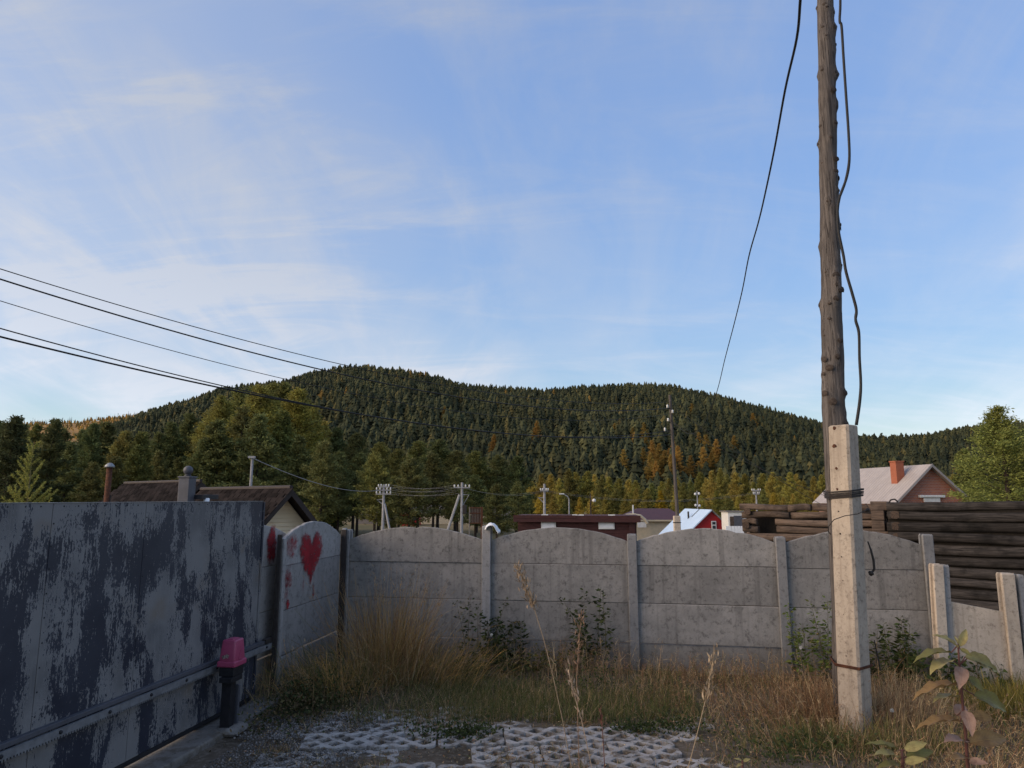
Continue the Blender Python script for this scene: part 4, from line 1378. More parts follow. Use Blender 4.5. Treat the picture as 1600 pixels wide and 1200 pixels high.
cable('drop_cable', [at(x + rnd.uniform(-2.0, 2.0), y, Y) for x, y, Y in cb], [.019, .018, .018, .018, .018, .018, .018], 'black drop cable sagging from the near pole toward the far wooden pole')

# ================================================================== FAR POLES AND WIRES
def far_pole(name, label, px, ytop, Y, width, mat, brace=None, arms=(), group=None, ins=True, lean=0):
    p = at(px, ytop, Y)
    zg = gz(p.x, Y) - .3
    r = thing(name, label, 'utility pole', (p.x - lean, Y, zg), 0, group)
    hh = p.z - zg
    MB().tube([(0, 0, 0), (lean * .5, 0, hh * .5), (lean, 0, hh)], [width * .6, width * .5, width * .4], 8).build('pole', MT[mat], r)
    if brace:
        b = at(brace[0], brace[1], Y); e = at(brace[2], brace[3], Y - .2)
        d = (e - b); k = (zg + .3 - b.z) / d.z
        MB().tube([b - r.location, b + d * k - r.location], width * .42, 6).build('brace', MT[mat], r)
    for (dy, w_) in arms:
        z = at(px, ytop + dy, Y).z - zg
        a = MB().bevbox((lean, -width * .5, z), (w_, .09, .09), .01).build('crossarm', MT['polegrey'], r)
        for s in (-1, -.5, .5, 1):
            if not ins: continue
            MB().lathe((lean + s * w_ * .46, -width * .5, z + .05), [(.035, 0), (.07, .05), (.05, .09), (.075, .12), (.03, .2)], 8).build('insulator', MT['ceramic'], a, smooth=True)
    return r, p
r1, pA = far_pole('utility_pole', 'pale utility pole with three arms of insulators and a prop, over the first arched bay', 600, 757, 62, .26, 'polegrey', (601, 787, 608, 824), ((4, .95), (9, 1.3), (15, 1.3)))
MB().tube([at(597, 787, 62) - r1.location, at(589, 781, 62) - r1.location, at(600, 780, 62) - r1.location], .05, 5).build('bracket', MT['polegrey'], r1)
r2, pB = far_pole('utility_pole', 'pale utility pole with left-hand prop beside the rusty sign frame', 722, 754, 60, .26, 'polegrey', (718, 773, 701, 824), ((8, 1.35),))
MB().tube([at(723, 790, 60) - r2.location, at(733, 773, 60) - r2.location, at(723, 773, 60) - r2.location], .05, 5).build('bracket', MT['polegrey'], r2)
MB().bevbox(at(726, 796, 60) - r2.location, (.3, .3, .75), .04).build('transformer', MT['darkiron'], r2)
r3, pC = far_pole('utility_pole', 'slim pale utility pole standing behind the long maroon shed', 850.5, 756, 66, .26, 'polegrey', None, ((11, .75),))
MB().tube([at(850, 786, 66) - r3.location, at(841, 777, 66) - r3.location, at(849, 778, 66) - r3.location], .05, 5).build('bracket', MT['polegrey'], r3)
# street lamps
def lamp(px, yt, Y, label, kindn):
    p = at(px, yt, Y); zg = gz(p.x, Y) - .3
    r = thing('street_lamp', label, 'street lamp', (p.x, Y, zg))
    h = p.z - zg
    MB().tube([(0, 0, 0), (0, 0, h)], [.11, .06], 8).build('pole', MT['polegrey' if kindn else 'bark'], r)
    if kindn:
        MB().tube([(0, 0, h - .1), (-.12, 0, h + .2), (-.5, 0, h + .42)], .05, 6).build('arm', MT['polegrey'], r)
        MB().bevbox((-.72, 0, h + .45), (.5, .2, .12), .04).build('lamp_head', MT['white'], r)
    else:
        MB().tube([(0, 0, h - .7), (.28, 0, h - .62)], .035, 6).build('arm', MT['polegrey'], r)
        MB().lathe((.34, 0, h - .85), [(.03, 0), (.17, .06), (.19, .2), (.1, .34)], 10).build('lamp_head', MT['white'], r, smooth=True)
lamp(889, 779, 72, 'grey curved-arm street lamp behind the maroon shed', 1)
lamp(922.5, 771, 70, 'dark wooden pole carrying a round white lamp', 0)
far_pole('utility_pole', 'weathered pole standing behind the brown shingle roof ridge', 394.5, 713, 30, .13, 'polegrey', None, ((1.5, .3),), ins=False)
# tall wooden pole
rT, pT = far_pole('utility_pole', 'tall dark wooden pole with insulators beside the red gabled house', 1046.5, 617, 50, .24, 'polewood', None, (), lean=-.35)
for px, py, n_ in ((1043, 637, 0), (1051, 645, 0), (1044, 658, 0), (1039, 673, 1)):
    q = at(px, py, 49.8) - rT.location; c = at(1047.5, py + 2, 50) - rT.location
    hk = MB().tube([c, (c + q) / 2 - Vector((0, 0, .04)), q], .025, 5).build('hook', MT['darkiron'], rT)
    MB().lathe(q, [(.04, -.02), (.085, .03), (.06, .1), (.085, .14), (.03, .22)], 8).build('insulator', MT['ceramic'], hk, smooth=True)
sb = at(1058, 806, 49.7) - rT.location
bt_ = Vector((sb.x, sb.y, 0))
MB().bevbox((sb.x - .03, sb.y, sb.z / 2), (.46, .3, sb.z), .04).build('concrete_stub', MT['stub'], rT)
MB().bevbox((sb.x - .03, sb.y, sb.z - .45), (.50, .34, .06), .01).build('wire_lashing', MT['darkiron'], rT)
# white twin lamps pole by red house
def twin(px, yt, Y, label):
    p = at(px, yt, Y); zg = gz(p.x, Y) - .3
    r = thing('lamp_pole', label, 'lamp pole', (p.x, Y, zg)); h = p.z - zg
    MB().tube([(0, 0, 0), (0, 0, h)], [.09, .05], 8).build('pole', MT['polegrey'], r)
    for dz, s in ((-.35, -1), (-.3, 1), (-1.55, -1), (-1.6, 1)):
        MB().lathe((s * .2, 0, h + dz - .12), [(.05, 0), (.13, .05), (.13, .2), (.06, .27)], 8).build('lamp_head', MT['white'], r, smooth=True)
    MB().bevbox((0, 0, h - .3), (.5, .06, .06), .01).build('crossarm', MT['polegrey'], r)
twin(1089, 767, 78, 'pole with white lamp heads behind the pale roof of the red house')
far_pole('utility_pole', 'small pale pole with two arms above the log wall', 1181, 765, 80, .2, 'polegrey', None, ((2, 1.0), (7, .7)))

# long spans from the tall pole to the left
def span(pts, rad, label, g=None):
    """pts: three pixels; wire lies in the vertical plane from the tall pole to a pole left of the camera"""
    P0, P1 = Vector((pT.x, 50, 0)), Vector((-22, 12, 0))
    d = (P1 - P0).normalized(); Lh = (P1 - P0).length
    tz = []
    for px, py in pts:
        q = onplane(px, py, P0, d); tz.append(((q - P0).dot(d) / Lh, q.z))
    A = np.polyfit([t for t, _ in tz], [z for _, z in tz], 2)
    out = [P0 + d * (Lh * t) + Vector((0, 0, float(np.polyval(A, t)))) for t in np.linspace(0, 1, 60)]
    o = MB().tube(out, rad, 5).build('power_line', MT['blackrubber'], None, smooth=True, loc=out[0])
    tag(o, label, 'power line')
span([(1045, 628), (550, 573), (0, 420)], .016, 'thin topmost wire running left from the tall wooden pole')
span([(1043, 638), (500, 577), (0, 436)], .026, 'thick second wire from the top, running left from the tall pole')
span([(1044, 647), (440, 591), (0, 470)], .013, 'thin middle wire running left from the tall pole')
span([(1040, 674), (340, 601), (0, 513)], .020, 'upper of the two lowest wires, crossing left above the trees')
span([(1040, 680), (340, 605), (0, 526)], .030, 'thick lowest wire crossing left above the trees')
def wire(a, b, sag, rad, label, grp=None):
    a, b = Vector(a), Vector(b)
    out = [a.lerp(b, t) - Vector((0, 0, sag * 4 * t * (1 - t))) for t in np.linspace(0, 1, 24)]
    o = MB().tube(out, rad, 4).build('power_line', MT['polegrey'] if grp else MT['blackrubber'], None, loc=a); tag(o, label, 'power line', grp)
gl = 'fine grey wires strung between the village poles'
for dy in (4, 9, 15):
    for s in (-.5, .5):
        lb = '%s fine wire of the %s pair between the two propped poles' % ('near-left' if s < 0 else 'right', {4: 'top', 9: 'middle', 15: 'lowest'}[dy])
        a = at(600, 757 + dy, 61.8) + Vector((s, 0, .2)); b = at(722, 757 + dy, 59.8) + Vector((s, 0, .2))
        wire(a, b, .35, .006, lb, gl)
for dy, s in ((7, -.3), (9, .3)):
    wire(at(722, 757 + dy, 59.8) + Vector((s, 0, .2)), at(850, 759 + dy, 65.8), .5, .006, ('upper' if dy == 7 else 'lower') + ' fine wire from the propped pole to the slim pole behind the maroon shed', gl)
    wire(at(850, 759 + dy, 65.8), at(1181, 762 + dy, 80), .9, .006, ('upper' if dy == 7 else 'lower') + ' fine wire running right from the slim pole past the lamps', gl)
wire(at(395, 716, 30), at(598, 765, 61.8), .6, .018, 'pale cable descending from the pole behind the brown roof to the propped pole', 'pale drop cable')
for k, (e, ey_) in enumerate(((1290, 792), (1290, 775))):
    wire(at(1049, 632 + 26 * k, 50), at(e, ey_, 40), .3, .012, ('upper' if k == 0 else 'lower') + ' thin wire descending right from the tall pole')

# rusty sign frame
def sign_frame():
    p = at(743, 830, 52); zt = at(743, 792, 52).z
    zg = gz(p.x, 52) - .2
    r = thing('sign_frame', 'empty rusty metal sign frame on posts above the fence', 'sign frame', (p.x, 52, zg))
    h = zt - zg
    wv = (752 - 733) / F * 52
    MB().bevbox((wv / 2, 0, h / 2), (.14, .1, h), .01).build('post', MT['rust'], r)
    MB().bevbox((-wv / 2, 0, h / 2), (.07, .07, h), .01).build('post', MT['greyboards'], r)
    for z in (h - .06, h - .45, h - 1.15): MB().bevbox((0, -.03, z), (wv, .05, .07), .01).build('crossbar', MT['rust'], r)
    for k in np.linspace(-.38, .38, 7): MB().bevbox((k * wv, .0, h - .6), (.03, .03, 1.1), .004).build('bar', MT['greyboards'], r)
    MB().bevbox((.05 * wv, .05, h - .6), (wv * .8, .02, 1.0), .004).build('sheet', MT['rust'], r)
sign_frame()

# ================================================================== BUILDINGS
def quad_slab(mb, a, b, c, d, th):
    """slab over quad a,b,c,d"""
    a, b, c, d = (Vector(q) for q in (a, b, c, d))
    n = (b - a).cross(d - a).normalized()
    if n.z < 0: n = -n
    lo = [a, b, c, d]; hi = [q + n * th for q in lo]
    return mb.add(lo + hi, [(3, 2, 1, 0), (4, 5, 6, 7)] + [(i, (i + 1) % 4, 4 + (i + 1) % 4, 4 + i) for i in range(4)])
class Gable:
    """gable house: apex point of the near gable, ridge direction, half width, drop"""
    def __init__(s, apex, rdir, length, half, pitch, over=.25):
        s.ap = Vector(apex); s.r = Vector((rdir[0], rdir[1], 0)).normalized(); s.c = Vector((s.r.y, -s.r.x, 0))
        s.L, s.h, s.p, s.ov = length, half, pitch, over
        s.drop = half * math.tan(pitch)
    def pt(s, along, across, dz=0):
        """across -1..1 on the roof surface"""
        return s.ap + s.r * along + s.c * (across * s.h) + Vector((0, 0, -abs(across) * s.drop + dz))
def house(name, label, g, wallmat, roofmat, gablebuild=None, roofpieces=None, trim=None, th=.08):
    zg = gz(g.ap.x, g.ap.y) - .3
    base = g.ap + g.r * (g.L / 2); base.z = zg
    r = thing(name, label, 'house', base)
    mb = MB()
    k = getattr(g, 'k', .90)
    ze = g.ap.z - g.drop * k - .03
    # gable prism body
    f = []
    for al in (.22, g.L - .15):
        f += [g.pt(al, 0, -.06)] + [g.pt(al, k, -.06)] + [Vector((g.pt(al, k).x, g.pt(al, k).y, zg))] + [Vector((g.pt(al, -k).x, g.pt(al, -k).y, zg))] + [g.pt(al, -k, -.06)]
    mb.add(f, [(0, 1, 2, 3, 4), (9, 8, 7, 6, 5)] + [(i, 5 + i, 5 + (i + 1) % 5, (i + 1) % 5) for i in range(5)])
    wl = mb.build('wall', MT[wallmat], r, world=True)
    roofs = []
    for sgn in (-1, 1):
        mb = MB()
        quad_slab(mb, g.pt(-g.ov, 0), g.pt(g.L, 0), g.pt(g.L, sgn * 1.06), g.pt(-g.ov, sgn * 1.06), th)
        roofs.append(mb.build('roof', MT[roofmat], r, world=True))
    if trim:
        for sgn in (-1, 1):
            a, b = g.pt(-g.ov - .03, 0, th * 1.1), g.pt(-g.ov - .03, sgn * 1.07, th * 1.1)
            mb = MB()
            quad_slab(mb, a, b, b + Vector((0, 0, -.20)), a + Vector((0, 0, -.20)), .03)
            mb.build('barge_board', MT[trim], r, world=True)
        mb = MB(); mb.tube([g.pt(-g.ov, 0, th + .03), g.pt(g.L, 0, th + .03)], .06, 8)
        mb.build('ridge_cap', MT[trim], r, world=True)
    return r, wl, roofs

# --- brown shingle roof with cream siding (left)
def shingle_house(apex, rdir, length, half, pitch, name, label, siding):
    g = Gable(apex, rdir, length, half, pitch, .3)
    r, wl, roofs = house(name, label, g, 'cream' if siding else 'brown_trim', 'shinglebase', trim='brown_trim', th=.05)
    base = rootM(r).translation
    # shingle tabs on both slopes: shared meshes
    mb = MB()
    tw, tl = .30, .20
    vs = [(-tw / 2, 0, 0), (tw / 2, 0, 0), (tw / 2 - .02, -tl, 0), (-tw / 2 + .02, -tl, 0)]
    mb.prism([(q[0], q[1]) for q in vs], (0, 0, 0), (1, 0, 0), (0, 1, 0), (0, 0, 1), .014)
    me = mb.mesh('shingle', MT['shingle'])
    for sgn, rf in zip((-1, 1), roofs):
        if sgn * (g.c.dot(-Vector((g.ap.x, g.ap.y, 0)))) < 0: continue     # slope turned away from the yard
        dn = (g.pt(0, sgn) - g.pt(0, 0)); sl = dn.length; dn.normalize()
        al = g.r
        nn = al.cross(dn); nn = nn if nn.z > 0 else -nn
        M3 = Matrix((al, -dn, nn)).transposed()
        if M3.determinant() < 0: M3 = Matrix((-al, -dn, nn)).transposed()
        row = 0; s0 = .0
        cnt = 0
        while s0 < min(sl, 1.5):
            u = -g.ov + (.15 if row % 2 else 0)
            while u < g.L:
                o = link('shingle', me, rf)
                q = g.ap + al * u + dn * (s0) + nn * (.053 + .004 * rnd.random())
                o.location = q - base
                o.rotation_euler = (M3 @ Matrix.Rotation(rnd.uniform(.02, .05), 3, 'X')).to_euler()
                o.scale = (rnd.uniform(.9, 1.1), rnd.uniform(.9, 1.25), 1)
                u += tw + .01; cnt += 1
            s0 += tl * .85; row += 1
    if siding:
        z = g.ap.z - .25
        k = 0
        while z > g.ap.z - g.drop * .98:
            hwid = (g.ap.z - z) / g.drop * g.h - .13
            if hwid > .05:
                c = g.ap + g.r * .19; c.z = z
                M3 = Matrix((g.c, g.r, Vector((0, 0, 1)))).transposed()
                o = MB().prism([(-hwid - .06, -.055), (hwid + .06, -.055), (hwid - .02, .055), (-hwid + .02, .055)], c + g.r * .01, g.c, Vector((0, 0, 1)) + g.r * .30, -g.r, .03).build('siding_board', MT['siding'], wl, world=True)
            z -= .115
    return r
apexA = at(446, 766, 20.0)
shingle_house(apexA, (-.74, .67), 5.2, 1.75, R(47), 'shingle_roof_house', 'brown shingle-roofed house with cream siding gable behind the gate end', True)
apexB = at(307, 755, 25.0)
shingle_house(apexB, (-.78, .62), 5.6, 2.2, R(40), 'shingle_roof_house', 'brown shingle roof behind the ball-topped gate post', False)
# rusty stove pipe
def stove_pipe():
    p = at(171.5, 729, 19.0); zg = gz(p.x, 19)
    r = thing('stove_pipe', 'thin rusty stove pipe with pale cone cap left of the brown roof', 'stove pipe', (p.x, 19, zg))
    h = p.z - zg
    MB().tube([(0, 0, 0), (0, 0, h)], .075, 10).build('pipe', MT['rust'], r, smooth=True)
    MB().lathe((0, 0, h), [(.13, -.02), (.11, .03), (.05, .09), (.02, .10)], 12).build('cap', MT['steel'], r, smooth=True)
    MB().tube([(-.09, 0, 0), (-.09, 0, h - .75)], .012, 5).build('stay', MT['darkiron'], r)
    MB().tube([(.09, 0, 0), (.09, 0, h - .75)], .012, 5).build('stay', MT['darkiron'], r)
stove_pipe()

# --- long maroon shed
def maroon_shed():
    Y = 30.0
    a = at(803, 806, Y); b = at(1000, 807, Y - .6)
    zg = gz(0, Y) - .3
    d = (b - a); d.z = 0; L = d.length; d.normalize(); n = Vector((d.y, -d.x, 0))
    if n.y > 0: n = -n
    zt = a.z
    r = thing('shed', 'long low maroon wooden shed with flat roof and two white window boards', 'shed', ((a.x + b.x) / 2, Y + 1.2, zg))
    A = Vector((a.x, a.y, 0))
    def P(u, v, z): return A + d * u - n * v + Vector((0, 0, z))
    mb = MB()
    def bx(u0, u1, v0, v1, z0, z1, nm, mat, par=r):
        m = MB(); m.add([P(u, v, z) for u in (u0, u1) for v in (v0, v1) for z in (z0, z1)], [(0, 1, 3, 2), (4, 6, 7, 5), (0, 4, 5, 1), (2, 3, 7, 6), (0, 2, 6, 4), (1, 5, 7, 3)])
        return m.build(nm, MT[mat], par, world=True)
    wl = bx(.15, L - .15, .25, 3, zg, zt - .16, 'wall', 'maroon')
    rf = bx(.0, L, .0, 3.2, zt - .05, zt, 'roof', 'maroon')
    bx(-.02, L + .02, -.03, .0, zt - .25, zt + .02, 'fascia', 'maroon', rf)
    bx(-.02, L / 2, -.045, -.032, zt - .09, zt + .03, 'fascia', 'maroon', rf)
    z = zt - .28
    for k in range(9):
        bx(.14, L - .14, .225, .25, z - .14, z - .005, 'board', 'maroon', wl)
        z -= .145
    for px0, px1, py0, py1 in ((845, 868.5, 815, 828), (935, 960, 815.5, 826.5)):
        q0, q1 = at(px0, py0, Y - .1), at(px1, py1, Y - .1)
        u0, u1 = (q0 - A).dot(d), (q1 - A).dot(d)
        wd_ = bx(u0, u1, .16, .222, q1.z, q0.z, 'window_frame', 'white', wl)
        bx(u0 + .06, u1 - .06, .15, .159, q1.z + .06, q0.z - .05, 'window_board', 'whiteplastic', wd_)
    bx(L - .45, L - .2, .12, .2, zg, zt - .26, 'corner_board', 'maroon', wl)
    for u in (1.1, 2.4, 2.6, 3.9): bx(u, u + .28, .6, .8, zt, zt + .05, 'roof_clutter', 'ceramic', rf)
maroon_shed()

# --- red gabled house with pale roof
def red_house():
    Y = 70.0
    ap = at(1111.5, 797, Y)
    g = Gable(ap, (-.10, 1.0), 7.5, 3.0, R(42), .10); g.k = .97
    r, wl, roofs = house('red_house', 'red gabled house with pale blue metal roof beside the tall pole', g, 'redwall', 'bluroof', trim=None, th=.06)
    for sgn in (-1, 1):
        a, b = g.pt(-g.ov - .03, 0, .08), g.pt(-g.ov - .03, sgn * 1.07, .08)
        mb = MB(); quad_slab(mb, a, b, b + Vector((0, 0, -.12)), a + Vector((0, 0, -.12)), .03); mb.build('barge_board', MT['bluroof' if sgn < 0 else 'greyboards'], r, world=True)
    def fr(px, py): return onplane(px, py, ap + g.r * .12, g.c)
    a, b = fr(1111.3, 814), fr(1119.5, 830)
    cx = (a + b) / 2
    M3 = Matrix((g.c, g.r, Vector((0, 0, 1)))).transposed()
    w_, h_ = (b - a).length, abs(a.z - b.z)
    wd = abs((b - a).dot(g.c))
    fo = MB().bevbox(cx, (wd, .1, h_), .01, M3).build('window', MT['white'], wl, world=True)
    MB().bevbox(cx + Vector((0, 0, h_ * .28)) - g.r * .05, (wd * .66, .03, h_ * .26), .005, M3).build('pane', MT['window'], fo, world=True)
    MB().bevbox(cx - Vector((0, 0, h_ * .17)) - g.r * .05, (wd * .66, .03, h_ * .42), .005, M3).build('pane', MT['window'], fo, world=True)
    # roof vent pipe and joint
    q = g.pt(3.6, -.35)
    MB().tube([q, q + Vector((0, 0, .75))], .09, 8).build('vent_pipe', MT['darkiron'], roofs[0], world=True)
    mb = MB(); quad_slab(mb, g.pt(3.0, -.02, .085), g.pt(3.12, -.02, .085), g.pt(3.12, -.3, .085), g.pt(3.0, -.3, .085), .03); mb.build('roof_flashing', MT['darkiron'], roofs[0], world=True)
    for u in np.arange(.4, 7.4, .55):
        mb = MB(); mb.tube([g.pt(u, -.01, .075), g.pt(u, -1.05, .075)], .018, 4); mb.build('roof_seam', MT['bluroof'], roofs[0], world=True)
red_house()

# --- brick house with grey roof
def brick_house():
    Y = 60.0
    ap = at(1452, 726.5, Y)
    g = Gable(ap, (-.16, 1.0), 11.5, 3.55, R(41), .3)
    r, wl, roofs = house('brick_house', 'red brick house with grey metal roof and brick chimney behind the log wall', g, 'brick', 'greyroof', trim=None, th=.07)
    # uv so bricks lie flat on the gable
    me = wl.data
    uv = me.uv_layers.new(name='UVMap')
    for lp in me.loops:
        q = Vector(me.vertices[lp.vertex_index].co)
        uv.data[lp.index].uv = (q.dot(g.c) + q.dot(g.r) * .7, q.z)
    for sgn in (-1, 1):
        a, b = g.pt(-g.ov - .03, 0, .09), g.pt(-g.ov - .03, sgn * 1.07, .09)
        mb = MB(); quad_slab(mb, a, b, b + Vector((0, 0, -.24)), a + Vector((0, 0, -.24)), .04); mb.build('barge_board', MT['greyroof'], r, world=True)
    for u in np.arange(.0, 11.4, .36):
        mb = MB(); mb.tube([g.pt(u, -.01, .085), g.pt(u, -1.05, .085)], .026, 4); mb.build('roof_seam', MT['greyroof'], roofs[0], world=True)
    # chimney on the left slope
    q0 = onplane(1403, 748, ap + g.c * (-g.h * .42), g.r)
    q0 = g.pt(max(1.0, (q0 - ap).dot(g.r)), -.42)
    zt = at(1403, 722, q0.y).z
    ch = MB().box((q0.x, q0.y, (q0.z - .3 + zt) / 2), (.75, .75, zt - q0.z + .3), Matrix.Rotation(.16, 3, 'Z')).build('chimney', MT['brickch'], roofs[0], world=True)
    MB().bevbox((q0.x, q0.y, zt + .04), (.86, .86, .1), .01, Matrix.Rotation(.16, 3, 'Z')).build('chimney_cap', MT['brickch'], ch, world=True)
    # brick courses of the chimney
    # eyebrow slab over a gable window
    fr = lambda px, py: onplane(px, py, ap + g.r * .10, g.c)
    a, b = fr(1436, 773), fr(1475, 778)
    M3 = Matrix((g.c, g.r, Vector((0, 0, 1)))).transposed()
    c = (a + b) / 2
    lt = MB().bevbox(c, (abs((b - a).dot(g.c)), .35, .2), .02, M3).build('lintel', MT['ceramic'], wl, world=True)
    for k in range(8): MB().bevbox(c + g.c * ((k - 3.5) * .25) - g.r * .19, (.12, .03, .12), .004, M3).build('dentil', MT['white'], lt, world=True)
    MB().bevbox(c - Vector((0, 0, .3)), (1.5, .12, .35), .02, M3).build('window', MT['white'], wl, world=True)
MT['brickch'] = simple('chimney_brick', (.36, .125, .07), (.26, .085, .05), 9, .9, (1, 1, 2.6), .5, .03)
brick_house()

# --- brown-roofed house in the middle distance, white shed, far fences
def mid_house():
    Y = 84.0
    a, b = at(985, 795, Y), at(1075, 795, Y)
    zg = gz(0, Y) - .3
    ze = at(1000, 812, Y).z; zr = a.z
    r = thing('brown_roof_house', 'low house with maroon hipped roof and cream eaves behind the maroon shed', 'house', ((a.x + b.x) / 2, Y, zg))
    x0, x1 = a.x - .9, b.x
    mb = MB()
    mb.add([(x0, Y, ze), (x1, Y, ze), (x1, Y + 7, ze), (x0, Y + 7, ze), (x0 + 2.3, Y + 3.5, zr), (x1 - 1.5, Y + 3.5, zr)], [(0, 1, 5, 4), (1, 2, 5), (2, 3, 4, 5), (3, 0, 4), (3, 2, 1, 0)])
    rf = mb.build('roof', MT['maroonroof'], r, world=True)
    MB().box(((x0 + x1) / 2, Y - .05, ze - .1), (x1 - x0 + .2, .12, .18)).build('eave_board', MT['cream'], rf, world=True)
    # curled pale gable edge on the left
    MB().tube([at(978, 805, Y - 1.5), at(990, 804, Y - 1.5), at(1001, 806, Y - 1.5), at(1008, 812, Y - 1.5), at(1012, 818, Y - 1.5)], .16, 6).build('porch_edge', MT['cream'], rf, world=True)
    MB().box(((x0 + x1) / 2, Y + 3.5, (ze + zg) / 2 - .06), (x1 - x0 - .8, 6.2, ze - zg - .14)).build('wall', MT['cream'], r, world=True)
    q = at(989, 789, Y + 2)
    MB().tube([Vector((q.x, q.y, ze)), q], .09, 8).build('chimney_pipe', MT['ceramic'], rf, world=True)
    q = at(1003, 820, Y - 1)
    MB().bevbox((q.x, q.y, q.z), (1.0, .1, .6), .02).build('window', MT['white'], r, world=True)
mid_house()
def white_shed():
    Y = 64.0
    a, b = at(1137, 800, Y), at(1166, 800, Y); zg = gz(0, Y) - .3
    r = thing('shed', 'small white outbuilding with wooden door between the red house and the logs', 'shed', ((a.x + b.x) / 2, Y + 1, zg))
    MB().bevbox(((a.x + b.x) / 2, Y + 1, (a.z + zg) / 2), (b.x - a.x, 2, a.z - zg), .03).build('wall', MT['ceramic'], r, world=True)
    q = at(1145, 815, Y); MB().bevbox((q.x, Y - .03, q.z - .4), (.5, .05, 1.7), .01).build('door', MT['loglight'], r, world=True)
    q = at(1153, 812, Y); MB().bevbox((q.x, Y - .03, q.z - .2), (.75, .06, 1.1), .01).build('window', MT['grey_metal'], r, world=True)
    MB().bevbox(((a.x + b.x) / 2, Y + 1, a.z + .04), (b.x - a.x + .3, 2.3, .08), .02).build('roof', MT['greyboards'], r, world=True)
    p, q = at(1140, 822, 58), at(1170, 822, 58)
    f = thing('garden_fence', 'pale grey board fence in front of the small white outbuilding', 'fence', ((p.x + q.x) / 2, 58, gz(0, 58)))
    k = p.x - .2
    while k < q.x + 1:
        MB().bevbox((k, 58, (p.z + gz(0, 58)) / 2), (.22, .04, p.z - gz(0, 58)), .006).build('board', MT['whiteplastic'], f, world=True); k += .24
white_shed()
# far field fence and pale buildings glimpsed between the trunks
def glimpses():
    for i, (x0, x1, yt, Y, mat, label) in enumerate(((655, 745, 797, 150, 'cream', 'long pale building glimpsed through the trunks behind the sign frame'), (622, 652, 802, 140, 'redwall', 'small reddish hut glimpsed between the dark trunks'), (763, 803, 806, 120, 'cream', 'pale wall glimpsed left of the maroon shed'), (560, 606, 801, 150, 'greyboards', 'grey barn glimpsed behind the propped pole'))):
        a, b = at(x0, yt, Y), at(x1, yt, Y); zg = gz(0, Y) - .3
        r = thing('far_building', label, 'building', ((a.x + b.x) / 2, Y + 3, zg))
        MB().box(((a.x + b.x) / 2, Y + 3, (a.z + zg) / 2), (b.x - a.x, 6, a.z - zg)).build('wall', MT[mat], r, world=True)
        quad = MB(); quad.add([(a.x - .4, Y - .4, a.z), (b.x + .4, Y - .4, a.z), (b.x + .4, Y + 6.4, a.z), (a.x - .4, Y + 6.4, a.z), (a.x + .5, Y + 3, a.z + 1.6), (b.x - .5, Y + 3, a.z + 1.6)], [(0, 1, 5, 4), (1, 2, 5), (2, 3, 4, 5), (3, 0, 4), (3, 2, 1, 0)])
        quad.build('roof', MT['greyboards'], r, world=True)
        for k in range(3):
            xx = a.x + (b.x - a.x) * (k + .5) / 3
            MB().box((xx, Y - .03, a.z - .9), (.9, .08, .9)).build('window', MT['window'], r, world=True)
glimpses()

# --- log building
def log_mesh(mb, a, b, r0, r1, n=10, flat=.85, g=None):
    a, b = Vector(a), Vector(b)
    d = (b - a); L = d.length; d.normalize()
    s = d.cross(Vector((0, 0, 1))).normalized(); u = Vector((0, 0, 1))
    k = max(4, int(L / .35)); vs = []; fs = []
    ph = rnd.uniform(0, 9)
    for i in range(k + 1):
        t = i / k; c = a + d * (L * t) + u * (.02 * math.sin(t * 5 + ph)) + s * (.03 * math.sin(t * 4 + 2 * ph))
        r = r0 + (r1 - r0) * t
        for j in range(n):
            th = 2 * math.pi * j / n
            rr = r * (1 + .05 * math.sin(2 * th + ph + t * 3) + rnd.uniform(-.03, .03))
            vs.append(c + s * max(-.8, min(.8, math.cos(th))) * rr + u * max(-flat, min(flat, math.sin(th))) * rr)
    for i in range(k):
        for j in range(n): fs.append((i * n + j, i * n + (j + 1) % n, (i + 1) * n + (j + 1) % n, (i + 1) * n + j))
    fs += [tuple(range(n))[::-1], tuple(range(k * n, (k + 1) * n))]
    return mb.add(vs, fs)
MT['backing'] = simple('dark_backing', (.022, .018, .014), (.012, .01, .009), 20, .98)  # near-black colour standing in for shade in the log gaps
